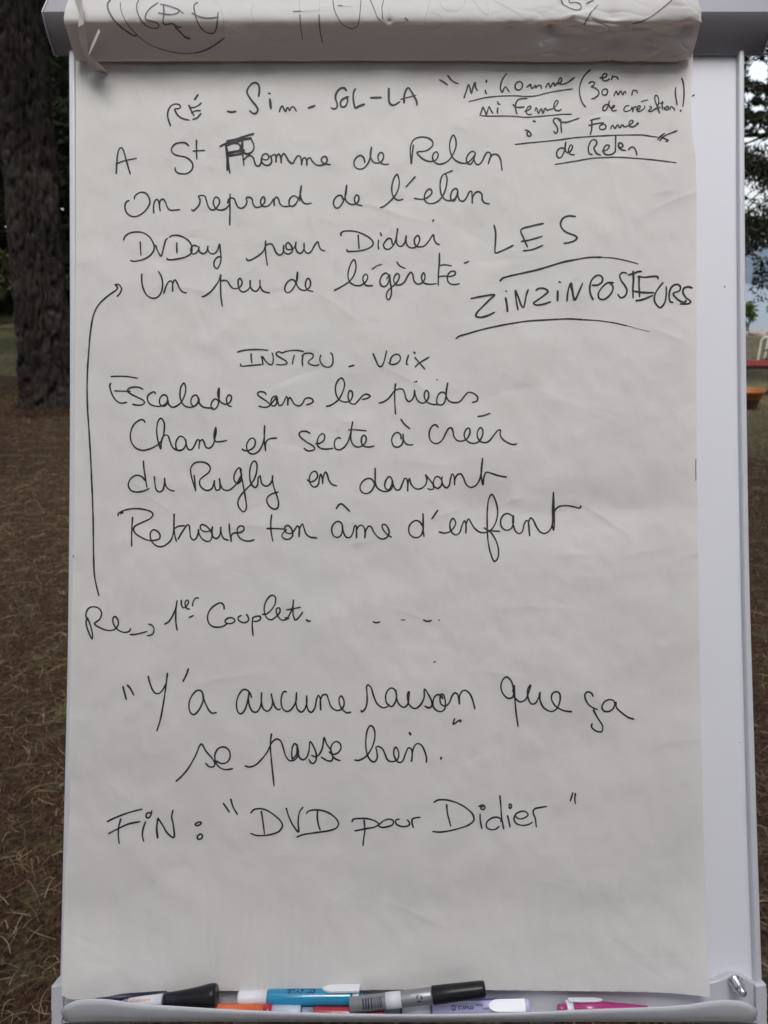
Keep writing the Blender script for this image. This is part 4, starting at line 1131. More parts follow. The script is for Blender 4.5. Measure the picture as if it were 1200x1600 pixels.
STROKES = '''@240 120
#line one of chords
160,460 138,400 132,350 145,300 175,266 215,256 245,266 252,285 240,298 200,305 208,332 232,366 272,392 335,407
330,268 355,320 380,368
345,290 380,288 420,270 450,245
355,342 390,322 440,318
370,400 410,385 445,345
w3.8 385,215 417,168
w3.6 692,325 730,332 772,325
985,185 992,130 985,80 962,58 930,62 895,95 875,140 890,180 925,230 965,280 978,315 960,342 935,345 900,318
w3 1078,157 1095,158
w4.5 1091,215 1100,300
w3 1088,208 1096,300
@440 120
-22,330 -5,285 8,275 20,300 38,325 48,300 60,290 75,318 90,290 110,282 125,300 140,325
w3.8 252,294 312,272
608,130 590,108 560,108 530,130 508,170 505,205 520,250 520,285 495,303 465,292
590,200 560,225 552,260 565,283 595,280 615,245 618,210 600,195 628,190
690,115 675,150 672,210 682,270 690,292 730,275 778,258
835,198 935,196
@560 110
285,170 285,240 290,300 310,325 345,322 388,295
428,305 430,240 450,180 468,165 490,190 525,250 545,290 550,328
w2.6 398,273 450,258 540,235
#small note
w2.9 760,88 800,112 838,138
838,50 870,90 905,115 935,125
@720 100
w3.2 30,318 50,260 72,195 85,225 98,275 115,220 132,175 140,220 155,252
242,155 238,175
230,245 232,265 242,280
w2.9 428,92 400,130 378,180 372,235 388,264 402,235 418,215 435,235 455,265
545,165 520,180 508,215 520,240 545,245 572,225 578,190 560,168 535,165
620,220 640,200 655,192 658,215 668,232 690,210 700,200 702,225 715,210 738,200 750,205 755,235
795,222 812,190 822,180 830,200 838,222 858,185 870,178 880,205 895,190 900,178 905,185 925,182 942,165 945,140 935,130 920,150 915,175 930,188 960,190 1000,175 1035,150 1065,128
w2.2 75,352 130,340 220,318 290,308 400,300 500,298 620,305 700,300 800,275 900,255 1045,235
w2.8 180,485 195,440 208,405 220,430 232,455 238,478 252,435 265,400 280,430 300,465
348,410 342,440 345,465
345,355 350,375 370,378
620,325 580,325 540,335 518,365 512,410 520,450 528,470
490,380 510,402 550,408 595,403
600,445 630,435 655,415 655,398 635,400 615,430 615,460 635,475 665,470
695,440 705,410 715,425 720,450 730,465 742,435 752,420 762,440 772,462 782,430 795,415 805,435 830,428 870,415 900,380 912,355 900,342 880,365 872,400 885,430 915,440 945,425
w2.2 190,485 280,490 400,488 520,492 600,500 700,495 850,482 950,472 1040,472
@890 100
w2.6 192,58 155,90 115,150 95,210 92,270 105,330 125,375 150,405
w2.9 285,130 310,132 340,120 350,100 335,90 312,105 305,135 320,158 345,158 375,140
392,148 400,120 405,110 412,125 425,118 440,122 455,145
182,180 205,168 232,175 225,200 205,213 240,228 270,255 272,285 250,310 225,325 205,328
335,235 312,245 302,270 315,292 340,292 355,265 350,240 330,232
w2.6 415,300 425,275 437,255 445,275 455,290 470,262 480,255 488,275 500,290 512,260 522,262 528,280
582,293 590,262 598,245 605,250 625,250 632,262 635,275
365,380 335,385 312,410 315,438 340,432 360,395 370,355 372,345 368,385 378,405 392,415 415,405 420,390 405,395 392,420 405,440 440,435
555,392 530,395 510,418 512,442 540,445 575,430
575,430 585,405 590,425 592,450 600,415 615,400 625,405
625,430 655,418 660,395 645,395 632,420 640,445 665,440 690,425 705,405 702,392
672,355 700,345 735,338
748,402 765,400 765,415 745,435 740,442 765,445 790,430 812,420 830,380 835,340 822,300 805,295 798,330 810,370 825,410 835,440 845,462
800,420 850,408
868,350 866,390 870,430
845,370 880,365
885,405 890,430
915,395 900,415 905,432 922,428 925,405 912,395
940,428 945,405 955,400 965,410 975,415 985,438
w2.8 995,220 990,260 995,310 1008,385
1050,135 1065,180 1072,260 1070,330 1060,400
w3.6 1042,435 1040,446
@790 170
w3.2 258,115 280,120
w2.8 180,200 205,205 230,225 240,245 225,258 205,250 200,225 215,215 235,230
518,112 510,98 480,90 455,95 448,120 465,145 485,180 485,215 468,232 450,208
488,95 505,110 515,122 560,128 600,120 640,105 688,90
518,130 520,180 524,225
885,88 840,97 792,110
808,112 808,150 805,200 793,243
782,158 840,142 920,132
905,150 882,165 885,190 910,195 935,185 940,160 920,145 895,150
@900 180
325,130 335,100 345,95 355,115 368,125 380,100 392,92 402,112 415,118 425,95 440,95 450,108 475,105 505,90 530,70 535,55 515,50 498,70 500,100 525,110 555,100 580,72 580,90
w2.4 -568,275 -460,262 -310,248 -160,232 -10,212 140,200 290,192 390,188 520,186 640,188 700,198 765,206
w2.8 765,228 790,200 830,172
785,240 810,210 850,185 900,165 948,145
795,205 830,220 865,240 840,248
@790 170
w2.9 555,375 520,368 488,390 478,430 495,460 520,455 545,410 560,350 565,312 558,350 560,390 575,410 595,408 620,380 625,350 610,340 595,365 590,400 610,428 645,432
810,430 785,420 775,380 785,330 810,295 840,292 855,315 845,345 828,365 835,390 855,420 890,435
905,398 940,390 965,370 970,345 945,342 922,370 918,405 935,428 965,432 1000,425 1025,405 1030,360 1031,300 1032,250
@900 180
405,258 398,295 415,305 440,290 430,268 408,258
400,262 400,300 430,325 465,332
492,325 510,305 530,298 552,315 565,345 570,375
w2.3 -195,462 -60,440 0,430 150,405 280,397 400,395 560,405 750,422 940,447
@160 200
#verse line one
w2.9 130,430 135,340 145,240 160,195 178,185 195,205 215,270 240,360 262,433
w2.4 128,340 150,330 200,310 322,285
w3 810,168 780,142 735,138 685,150 652,185 650,220 675,248 720,262 780,275 825,305 848,345 840,390 800,425 745,430 700,418 680,385 685,372
883,115 882,200 886,295
852,217 960,211
@340 195
w3.6 25,205 60,185 150,150 250,110 340,82
w4 90,155 180,135 250,110 335,88
w4.6 75,178 160,150 240,135 315,128
w3.4 100,185 200,155 315,122
w4.6 78,190 88,260 92,350 92,430
w3.2 95,260 105,380 115,455
w4 85,220 90,350
w4.6 95,265 170,252 250,240
w4 105,292 180,280 240,270
w3.4 245,262 275,272 310,262
w3 95,195 150,175 195,180 215,210 205,240 180,250
235,150 225,200 240,250 270,275 310,265 338,230 338,185 318,140
235,160 235,240 240,320 248,385
248,330 275,300 310,290 335,310 345,345 360,380 385,388 405,365 412,320 425,285 450,272 475,285 480,310 460,330 430,325 415,318 415,350 440,375 475,380 505,355 505,320 492,290
500,300 520,285 540,280 548,310 548,352 552,300 575,275 590,300 597,360 600,300 620,270 645,300 675,350 705,362 730,320 755,292 775,300 785,340 787,378 800,320 820,310 835,340 837,380 840,330 865,310 890,345 930,378 970,380 1010,365 1028,330 1010,298 985,305 972,330 985,355 1020,368 1060,375
@500 195
w2.9 420,355 410,310 380,287 345,305 320,345 325,390 360,415 405,410 445,370 470,310 482,210 470,280 480,320 505,352 540,360 575,345 595,310 590,270 570,260 548,280 545,320 560,350 595,370 645,370
@620 195
155,190 147,260 137,365
135,365 128,280 130,200 160,140 210,118 270,118 320,140 340,175 325,210 270,245 190,260 215,295 260,330 320,345 365,330 388,290 375,255 350,265 335,300 345,340 385,368 440,362 490,330 530,270 555,200 550,130 530,97 508,130 495,200 505,265 535,320 590,355 650,360 685,340 720,300 735,265 705,250 670,280 652,325 665,362 690,370 715,340 735,275 725,320 740,365 765,375 795,350 825,290 850,258 878,270 875,310 858,368 870,320 900,280 940,280 970,320 980,380 987,428
@180 270
#verse line two
130,260 105,275 92,310 105,370 145,405 195,410 250,385 300,335 325,285 320,240 290,195 250,183 205,200 182,225 182,248
362,378 360,320 368,275 388,250 405,262 412,300 422,358 415,300 425,260 450,248 470,275 490,325 515,350 560,350 605,346
718,345 728,357 760,335 790,295 795,250 782,220 810,213 840,220 855,260 870,310 895,345 930,345 965,310 980,270 965,235 942,228 922,260 922,295 945,335 985,350 1030,340 1070,300 1075,265
1055,285 1065,250 1085,237 1115,243 1130,280 1155,325 1185,332 1220,310 1235,270 1230,235 1265,232 1285,250 1292,290 1315,322 1350,322 1390,295 1405,255 1390,225 1370,245 1365,285 1385,315 1430,312 1465,280 1485,245 1490,265 1493,310 1490,260 1510,228 1530,245 1545,290 1575,315 1640,313
1077,200 1076,350 1074,492
@360 270
635,240 605,217 575,225 552,260 555,305 585,315 615,290 640,240 660,180 665,120 655,190 650,265
655,200 665,245 690,285 720,292 760,285
@500 265
220,285 200,245 170,245 135,280 128,330 155,362 185,350 215,305 240,240 250,145 240,210 235,260 250,300 285,325 325,325 355,305 365,260 345,238 325,265 325,300 345,325 395,340
565,357 600,345 660,295 700,250 735,180 742,100 722,45 695,80 675,150 675,215 695,265 735,288 778,278
892,68 850,115 805,165
@620 260
165,300 210,308 260,305 310,275 330,240 310,213 280,230 260,275 265,325 300,348 350,345 400,315 440,260 465,180 470,110 452,70 425,90 408,150 408,220 425,280 460,315 510,320 545,300 565,260 570,225 550,208 520,230 505,275 510,315 535,325 560,290 572,240 575,285 595,322 625,325 655,290 680,240 700,235 705,270 708,345 712,290 740,245 775,240 798,265 800,310 820,340 870,352
452,70 480,58 522,40
@180 345
#verse line three
78,182 95,145 140,115 200,105 260,112 315,145 350,195 368,250 350,300 300,345 230,372 170,380 143,372
w2.6 235,198 238,260 242,325
w2.9 380,230 400,285 430,332 455,250 475,180 492,165
508,155 540,138 590,138 650,160 695,195 720,250 715,300 670,335 600,355 530,365 488,362 485,350
578,205 578,250 580,302
770,240 740,230 715,250 708,285 725,310 755,305 780,275 785,240 785,275 800,300 830,308 860,285 870,235 868,265 885,300 920,310 955,285 978,220 985,270 992,340 985,400 955,448 930,430 928,385 955,345 985,335
@370 345
w2.9 90,352 98,370 125,370 175,345 225,310 255,275 270,235 300,217 325,218 345,245 370,300 400,322 425,312 438,280 440,228 436,270 450,300 485,312 515,295 522,265 500,220 480,205 462,225 465,260 485,272 530,260 548,235 555,198 552,255 570,295 595,305 620,285 632,250 630,208 630,255 645,295 672,305 700,285 730,230 760,198 770,230 785,265 810,280 830,283
270,188 268,260 275,340 288,420
@520 335
78,200 75,180 95,162 150,155 220,162 290,188 350,225 378,262 370,295 320,325 250,342 180,347 135,345 133,328
w3.3 238,195 242,260 246,322
w3 447,172 456,203
430,240 425,290 430,327
558,280 548,235 525,225 495,250 475,290 490,320 520,328 555,305 585,255 600,190 608,130 598,210 600,270 620,298 645,298 675,265 688,200 686,255 705,300 745,315 785,300 810,255 812,215 795,198 770,225 765,265 785,300 820,305 860,295 900,250 942,192 952,240 970,270 1000,283
w3.2 943,52 938,68
@200 400
#verse line four
w2.9 130,168 130,240 145,310 180,370 235,397 285,380 315,330 325,260 312,190 285,145
337,348 355,290 385,240 405,235 418,260 420,333 420,260 440,225 462,255 485,305 515,338 550,347
695,383 720,375 780,330 825,275 855,225 870,175 868,260 872,380 885,473
870,240 900,228 935,240 960,280 990,305 1030,302 1060,280 1070,245 1050,210 1035,225 1035,275 1050,320 1080,338 1120,320 1145,285 1145,225 1148,290 1175,325 1205,330 1235,290 1237,225 1240,280 1262,325 1300,342 1330,345
@380 400
495,262 480,230 450,222 415,245 390,300 400,338 430,342 465,310 495,255 508,205 510,150 503,200 500,260 520,300 560,322 600,315 630,275 625,225 605,210 588,240 585,285 605,318 655,333
855,323 900,300 960,265 1000,235 1045,165 1058,90 1040,35 1015,60 985,150 985,210 1010,255 1060,278 1110,272 1150,240 1168,195 1150,170 1125,195 1125,235 1150,275 1215,278
@530 395
w2.5 308,155 350,125 398,108
540,85 565,120 620,147
w2.9 445,245 462,215 440,190 405,210 382,265 392,305 420,318 450,300 468,255 473,205 480,280 490,350 482,415 462,442 443,420 450,370 485,328 520,300 555,255 562,210 545,195 520,220 512,265 535,300 575,300 610,275 650,205 672,182 690,205 700,260 730,292 765,288 800,250 802,205 790,188 773,220 778,262 800,285 850,295 912,290
w3.1 940,5 938,100 930,200 928,308
w2.5 942,118 990,112 1055,123
w2.8 930,225 980,218 1040,222 1085,205 1085,178 1050,175 1018,210 1015,255 1040,290 1085,298 1128,290
w2.8 1172,98 1195,90 1215,80
@760 320 5
#band name
w3.3 60,160 72,220 70,300 70,375 110,365 165,340 210,317
445,147 360,165 270,198 290,260 320,330
275,287 340,275 435,247
290,360 360,350 440,318
695,92 640,88 600,105 580,140 585,175 625,215 690,240 708,258 690,280 650,295 605,302
w3.4 107,595 125,575 170,560 280,535 400,508 500,478 600,448 690,430
w3 690,430 800,412 900,410
w2 900,410 1000,418 1100,438 1185,462
@700 410
w3.5 215,340 300,322 435,307 400,340 330,410 270,475 262,503 300,515 370,500 437,468
w3.2 543,268 547,275
w3.9 540,335 552,400 557,462
w3.3 655,445 640,360 632,265 660,330 690,410 705,425 722,370 735,300 752,257
825,262 850,245 900,245 937,272 900,310 830,360 800,383 820,398 880,395 962,370
w3.2 1038,182 1055,188
w3.9 1028,268 1027,362
w3.3 1115,362 1120,300 1135,230 1155,195 1165,240 1185,350 1235,260 1262,195
w2.9 75,715 100,695 180,670 300,635 450,600 600,572 750,550 900,541 1050,532 1150,530 1260,537
w2.2 1260,537 1350,542 1440,550 1560,568 1680,595 
w1.3 1680,595 1800,628 1890,650
@890 410
w3.3 0,205 20,260 48,352 90,270 122,195
220,350 200,310 188,250 200,180 235,135 275,120 305,140 305,180 270,210 210,215
410,192 360,190 300,240 268,300 280,340 320,348 370,315 402,265 405,225 375,195 355,190
535,102 500,95 470,120 480,165 515,215 537,265 520,315 480,332 450,298
w3.6 550,118 600,105 640,88 672,85
595,85 598,160 592,250 595,335
652,130 650,200 655,325
w3.4 640,132 700,140 780,132 825,135 828,155
600,270 680,282 790,285
622,360 680,350 780,310
875,190 835,240 800,300 795,360 820,405 850,425 885,390 905,310 905,225
970,375 945,370 932,320 945,250 975,215 1015,208 1038,230 1030,265 980,285 970,295 1000,335 1040,365 1080,375 1090,355
1148,240 1110,230 1070,245 1062,280 1085,325 1135,370 1110,388 1035,390
@360 530
#instrument line
w2.8 65,122 110,108 200,98 290,98 353,105
195,135 195,180 203,225
95,232 100,250 180,247 290,238
w3.6 288,165 300,175
w2.8 305,240 300,165 330,205 370,238 392,235 402,200 400,155 390,127
685,115 640,106 580,106 520,115 485,128 455,118 430,130 435,150 480,180 525,210 530,228 490,240 430,238
600,150 588,195 582,237
w3.2 680,150 674,200 677,248
w2.8 672,158 700,135 750,132 775,145 770,175 735,205 730,220 760,240 800,247 832,238
848,150 838,185 850,225 885,257 925,262 955,240 962,190 955,145 938,127
w3.1 1110,258 1160,245
@500 530
w2.9 498,135 525,200 550,250 572,258 595,225 612,165 625,108
658,215 665,180 690,150 730,142 752,165 748,200 715,230 670,237 643,220
830,150 815,200 812,235 825,240
w3.2 880,123 893,133
w2.9 890,172 940,230 983,282
892,260 930,225 1022,168
@160 570
#verse line five
w2.6 80,110 150,108 230,110 332,126
w2.9 80,175 70,190 78,240 100,295 135,340 175,360 230,352
w2.6 115,245 180,247 265,248
w2.9 380,230 350,213 290,210 245,225 238,245 270,275 330,305 385,335 395,358 370,375 320,378 283,370
500,272 485,255 455,265 425,295 425,335 450,370 500,388 560,385 600,360 612,325 600,290 575,282 548,300 535,340 545,375 575,390 605,370 612,330 625,375 655,398 690,390 735,355 770,290 782,220 765,172 740,200 728,260 735,330 765,380 810,398 860,390 895,355 900,315 880,285 855,290 832,325 835,370 860,390 895,360 905,315 910,360 945,395 1000,405 1040,405
1090,340 1060,320 1030,345 1018,385 1035,418 1060,412 1085,375 1093,300 1095,218 1082,260 1090,320 1120,358 1165,370 1200,345 1210,300 1190,283 1168,305 1165,345 1180,380 1212,392
@340 570
455,280 445,262 410,252 378,262 380,285 420,315 470,350 492,375 470,395 425,397 387,387
492,375 520,345 545,300 532,295 510,315 500,350 510,382 535,385 558,355 562,320 548,290 558,350 565,345 575,380 605,375 630,330 645,298 655,310 658,378 665,320 680,308 695,330 725,372 765,385 795,365 820,320 855,310 890,325 895,345 870,365 832,375
1020,390 1060,380 1130,330 1175,250 1190,170 1165,125 1140,135 1112,180 1105,240 1120,300 1150,335 1200,350 1245,335 1265,290 1258,250 1240,243 1225,275 1228,325 1250,362 1285,368 1325,330 1355,295 1395,275 1430,295 1410,312 1355,325
@590 570
12,360 50,350 100,318 145,262 165,240 210,225 240,235 255,275 270,325 295,345 325,325 342,285 347,238 355,290 380,340 420,360 455,345 478,300 475,255 458,240 440,265 440,310 465,350 510,370 570,372
167,178 160,260 162,370 168,465
w2.4 345,162 360,158
w3.6 364,155 368,160
w2.6 555,138 560,140
w2.9 640,280 615,257 580,268 555,320 560,365 595,377 625,355 640,300 648,230 657,170 642,240 645,300 670,340 720,355 770,345 810,300 840,265 870,258 910,275 938,305 930,340 887,353
@190 640
#verse line six
220,120 205,98 180,95 130,125 95,180 82,245 95,310 135,360 195,382 260,370 330,335 375,290 398,210 398,120 370,82 345,105 330,180 335,260 350,320 368,368 372,315 385,260 410,238 435,245 455,300 480,355 520,380 570,375 600,335 600,290 580,260 550,250 520,280 508,330 520,375 550,385 585,365 605,320 602,280 608,330 625,372 655,375 685,335 710,285 728,285 725,365 735,300 758,282 775,310 790,350 820,362 855,335 875,270 888,200 883,168 870,220 870,275 885,300 930,300 988,290
@370 640
50,370 75,385 120,380 165,345 172,290 150,268 120,280 95,325 95,370 120,408 160,415 205,390 240,330 258,250 262,150 258,240 262,330 270,388 270,320 290,285 330,270 375,268
685,222 655,205 610,205 585,225 595,255 650,300 720,345 730,370 700,385 660,385 630,362
742,320 780,315 820,280 822,240 805,225 775,245 755,295 760,340 795,365 850,370 905,362
972,270 955,262 925,280 915,320 925,365 960,377 1005,355 1045,295 1070,210 1087,110 1072,200 1068,270 1085,320 1125,350 1175,340 1210,300 1210,255 1190,240 1172,262 1168,300 1185,340 1240,350 1290,340
w2.4 1045,190 1110,190 1215,198
@540 630
w2.9 518,150 550,195 603,240
522,335 515,295 490,275 460,285 435,325 435,370 455,405 490,412 525,390 540,340 538,288 545,350 570,382 605,392 632,388
@640 630
268,225 245,203 225,205 195,240 183,300 200,355 240,378 275,372 310,340 340,280 365,238 392,232 405,260 415,310 445,348 490,355 535,335 565,280 560,238 543,235 515,275 515,320 550,362 600,377 645,362 680,310 685,250 665,228 640,260 635,310 660,355 705,370 745,355 790,300 825,258 850,250 850,300 875,340 930,375 975,388 1005,380
w2.8 640,124 690,118 755,95
@190 710
#verse line seven
w2.9 205,62 210,130 220,200 238,312
222,245 190,210 150,195 105,210 70,255 65,300 90,338 140,353 200,345 260,320
308,208 312,270 328,335 355,352 385,335 402,280 405,222 408,270 430,315 465,338 495,343
680,195 688,260 694,345
690,320 670,260 652,190 650,130 680,85 740,70 800,85 832,125 820,165 770,205 735,240 733,280 760,320 810,338 850,315 870,245 872,290 890,335 920,325 918,225 925,275 950,325 1000,338 1050,305 1085,265 1120,200
1125,150 1105,125 1080,145 1055,200 1060,250 1090,273 1115,250 1125,200 1110,130 1140,290 1165,430 1168,510 1145,538 1110,510 1090,460 1105,405 1145,350 1200,295
@340 710
300,295 345,230 368,150 365,80 345,62 320,85 303,150 305,240 325,290 355,310 375,285 382,220 400,200 405,240 420,280 455,297 490,280 513,240 515,195 515,250 535,330 560,400 572,460 560,505 530,512 490,490 462,440 470,400 510,370 570,352
840,238 870,258 910,245 938,205 925,165 905,158 875,180 860,230 875,285 910,307 942,285 955,220 968,185 980,220 985,275 990,215 1012,165 1028,190 1045,245 1080,285 1118,295
@470 710
w3.1 332,510 360,470 385,465 415,490 460,535
w2.9 690,300 685,260 660,230 620,228 575,260 555,310 570,350 615,368 660,345 690,290 698,200 697,125 698,260 715,310 755,340 800,348 845,330 862,285 850,225 830,208 800,240 787,290 800,325 825,330 850,290 858,240 870,295 895,332 925,330 950,280 975,225 990,228 1002,280 1002,348 1005,270 1018,228 1035,280 1075,320 1120,322 1165,290 1182,240 1170,192
@620 700
285,275 268,250 310,300 343,350 345,380 315,390 290,380
343,365 345,310 365,272 385,268 415,290 425,320 410,360 385,378 355,365 345,345
425,268 422,310 440,355 465,373 490,350 505,280 520,243 535,260 542,345 545,290 570,250 600,243 625,280 650,340 690,368 735,355 770,310 790,240 803,97 790,230 797,300 808,345 820,260 840,228 880,235 950,258 1028,272
@190 775
#verse line eight
104,200 98,290 95,380 95,472
w2.9 12,162 10,148 -10,168 
w2.9 -32,185 -30,165 0,145 60,125 140,118 220,128 280,150 295,175 270,210 200,245 130,280 112,310 130,350 190,390 250,415 310,415 355,400 360,365 335,330 300,317 275,335 270,385 290,435 330,468 375,475 420,455 465,410 488,330 493,168 492,300 500,370 515,428
497,305 530,285 590,278
530,405 570,335 620,270 635,280 640,330 650,390 675,412 700,395 718,350 722,312 725,350 755,400 800,425 835,415 848,365 830,320 790,280 755,268 738,285 750,320 790,335 830,325 845,310 853,285 848,340 860,385 890,398 920,370 930,290 935,350 960,400 1002,415
1008,262 1015,340 1028,428 1030,370 1050,348 1110,342 1145,320 1145,290 1115,280 1090,300 1085,345 1110,395 1160,420 1215,420 1245,408
@350 780
448,145 440,200 440,290 458,395
402,275 480,275 565,280
585,285 560,310 543,345 565,370 605,375 640,350 642,300 620,260 595,245 572,262 575,300 605,322 645,310 690,250 705,270 703,355 708,280 735,232 750,270 770,325 810,355 870,363
@490 770
268,295 245,272 215,272 180,305 170,350 185,400 220,418 255,400 270,350 268,300 280,370 310,418 345,415 370,370 385,310 398,308 402,350 402,425 405,345 430,308 455,305 475,330 482,380 480,425 490,350 520,312 540,320 565,370 610,420 650,433 690,415 708,370 695,325 668,297 645,300 645,330 670,370 700,400 730,415
@620 770
240,310 215,272 180,260 140,280 112,325 120,385 155,415 190,420 225,400 245,350 245,195 245,330 255,410
383,165 355,205 328,245
398,368 450,378 500,362 535,325 552,280 528,240 505,265 498,320 515,370 555,395 590,370 610,310 635,262 648,290 648,378 652,290 672,245 690,270 720,320 765,362 810,375 850,365 890,340 930,270 945,170 920,60 890,15 865,50 848,170 848,330 855,450 880,570 915,643 945,615 952,530 930,450 880,370 820,330
820,328 850,348 900,357 965,360
@750 760
310,280 260,255 225,265 195,310 200,375 235,408 270,408 300,385 312,330
w4 310,275 310,350
w2.9 312,360 330,415 365,442 395,425 415,350 435,320 455,330
w3.6 455,345 465,465
w2.9 452,340 475,295 495,310 530,380 570,430 610,440 650,415 675,365 680,200 688,55 692,150 695,380 688,412 680,370 690,280 705,220 740,190 800,180 870,188 930,202 945,195 942,180
@0 0 1
#arrow
w3 182.2,453 168,463 155.2,475 147,490 141.7,517 138.7,550 136.8,580 136.2,610 137,640 139.2,672 142.4,730 145,791 146,835 146.4,870 148,901 154.6,931
180,445 183.7,449.5 182.2,453
180.7,444.7 186,445 190,451 187.5,458.5 182.7,463.3
@110 910
#refrain cue
w2.9 155,330 148,380 165,450 205,530 208,490 190,410 160,335 148,325 150,280 175,240 220,228 270,245 293,290 275,345 228,388 290,430 360,450 415,440 448,400 445,350 420,320 400,335 402,380 430,430 475,460 520,468 555,455 565,432
562,490 620,485 720,460
735,390 770,405 785,440 770,485 720,500
882,392 920,370 960,310 988,240 1000,170 990,260 990,380 1002,450
1040,168 1042,210 1060,238 1085,225 1108,185 1100,165 1080,175 1078,215 1095,245 1120,250
1145,220 1152,180 1175,148 1205,145
w3.3 1115,328 1155,310
@290 910
w3 362,250 358,215 330,192 290,205 235,250 208,310 215,375 250,410 300,420 350,412 390,388
375,350 405,332 445,335 462,360 440,380 400,385 370,370 380,345
522,310 495,325 495,350 525,372 565,375 590,355 585,320 570,300
630,335 625,400 633,500
625,335 660,318 700,320 698,350 665,365 638,365
w2.8 718,300 760,295 810,250 842,190 840,135 810,120 775,145 745,200 738,270 760,330 800,350 850,320 885,275 880,240 855,245 852,285 875,330 905,352 945,345 975,300 1005,230 1010,160 1008,240 1010,310 1030,352 1065,325 1098,278
945,258 1000,248 1078,232
932,330 970,338
w3.2 1132,350 1150,362 1172,362
@560 940
#loose dashes
w2.8 138,188 165,198 202,190
w2 402,172 438,171
w3 610,172 645,185 685,177
w2.4 755,170 757,180
w3 710,566 722,565
@170 1030
#refrain line one
w3.3 133,255 165,378
175,243 200,270 235,336
w3 370,158 385,220 410,285 440,320 475,318 510,280 535,230
550,132 535,260 510,430 480,580 450,675
747,88 730,140 695,210
890,380 880,320 860,293 825,295 785,335 755,400 755,470 775,510 800,518 835,490 865,440 885,380 880,340 905,410 940,480 970,505 1010,498
@350 1040
258,298 245,260 215,228 180,225 145,265 120,330 120,400 140,445 165,450 195,415 220,340 235,245 230,310 240,380 270,430 305,435 335,400 350,340 352,252 352,350 370,405 405,427 440,400 455,345 443,265 460,340 485,395 510,412 530,405
585,245 565,242 545,270 535,330 545,390 575,425 610,425 650,385 675,330 680,250 675,340 690,410 725,435 755,410 775,355 775,280 775,360 795,425 820,437 850,400 870,310 885,278 900,300 907,418 905,320 925,278 960,272 980,320 1005,385 1050,418 1090,415 1120,385 1125,330 1098,283 1080,310 1085,365 1115,415 1150,442 1190,436
@540 1050
145,358 152,373 180,350 200,290 200,190 197,135 208,120 235,140 260,215 295,295 350,335 400,322
415,318 385,290 375,230 390,180 425,150 455,160 475,200 470,270 440,320 415,322
472,172 478,240 500,300 545,330 580,305 592,240 595,183 582,200 580,250 600,310 650,342 700,310 735,240 740,160 770,200 805,270 808,315 785,335 742,320
815,300 830,240 860,212 890,220 910,250 905,235 890,225 885,260 895,300 935,318 970,290 1000,220 1025,195 1050,210 1067,300 1070,220 1095,178 1125,172 1165,205 1190,260 1212,345
820,280 820,320 850,358 895,370 930,345 935,280 920,220 900,205 888,225
w2.8 1022,435 1010,490 1035,475 1065,452 1082,455 1072,470
@760 1040 5
w3 205,203 210,175 190,115 155,88 125,115 113,165 130,220 170,255 205,245 218,155 222,250 232,370 248,478
215,245 260,282 300,270 325,225 345,152 325,180 325,250 350,298 380,295 405,255 418,208 418,265 450,330 510,358 550,335 575,270 570,215 545,203 515,220 508,260 540,315 600,350 668,360
833,240 820,215 790,205 770,225 775,265 810,315 868,345
835,345 870,410 908,475 900,515 860,512 822,480 825,452
1005,310 995,275 960,265 920,285 902,325 915,352 955,358 990,335 1012,285 1015,325 1060,370 1110,405 1152,418
@260 1130
#refrain line two
90,545 140,500 200,430 270,310 328,195 370,260 430,330 455,380 440,408 400,405 368,375
468,355 520,378 575,360 598,310 585,250 540,222 490,235 458,285 455,330 480,395 530,430 580,433 622,425
738,398 770,410 830,395 900,330 950,260 990,180 1035,148 1070,165 1095,230 1120,310 1155,350 1200,345 1235,290 1225,215 1205,190 1185,215 1175,280 1180,340
985,100 975,200 990,400 1010,588
@380 1130
460,340 500,290 505,225 510,270 530,325 560,342 590,325 615,265 628,172 660,220 685,290 680,350 655,377 635,368 617,340
643,300 670,313 705,300 740,240 760,135 780,190 825,260 840,330 825,352 790,350 732,318
805,268 835,290 880,282 915,240 910,195 880,172 845,185 822,230 830,290 860,330 910,352
505,200 512,260 508,300
@540 1120
85,405 120,408 180,380 230,320 265,240 275,160 260,100 235,82 210,110 193,180 190,280 205,360 240,412 270,422 295,390 292,320 285,285 310,278 345,300 370,350 395,405 435,420 475,408 498,370 490,310 468,283 452,320 460,380 495,425 530,420 560,350 590,290 615,300 625,340 618,420 628,330 645,275 675,250 710,265 740,320 757,380 758,428
w3.6 598,148 612,170
w3.6 897,378 892,398
@150 1240 5
#closing line
w3.1 88,218 150,188 250,150 362,120
195,197 178,260 175,330 182,390
98,312 170,275 250,238 345,218
436,132 430,165 410,190 393,180 398,155 418,148 430,160
388,218 370,270 363,320 372,372
w3.8 482,345 475,270 485,190
w3.2 485,190 520,245 560,310 608,342 605,250 592,180 602,128
w3 800,222 775,238 785,250 815,240 822,225 800,220
815,315 792,335 798,355 825,350 830,325 812,315 800,328
995,75 1043,145
1053,42 1070,100 1107,165
@370 1240
130,182 160,150 215,140 280,155 350,200 410,255 428,300 400,350 330,380 250,392 180,390 130,372
230,165 245,260 260,378
463,135 490,220 530,300 578,358 575,260 590,170 622,125
652,187 670,165 730,152 810,160 880,190 940,245 953,285 935,320 870,345 760,362 650,378 600,390 562,408
758,155 755,220 768,300 783,342
@530 1230
120,325 130,302 200,292 270,295 335,315 370,345 340,370 250,388 145,408
233,310 240,400 230,480 223,548
372,350 420,312 470,298 508,315 500,350 450,370 395,375 370,360 375,340
562,298 532,308 530,335 560,360 620,368 658,350 655,325 635,303
695,378 682,330 685,300 710,288 760,280
@660 1230 5
90,118 120,100 180,98 260,118 340,160 395,215 400,260 360,295 290,320 200,342 130,350 78,345
190,135 195,200 222,305
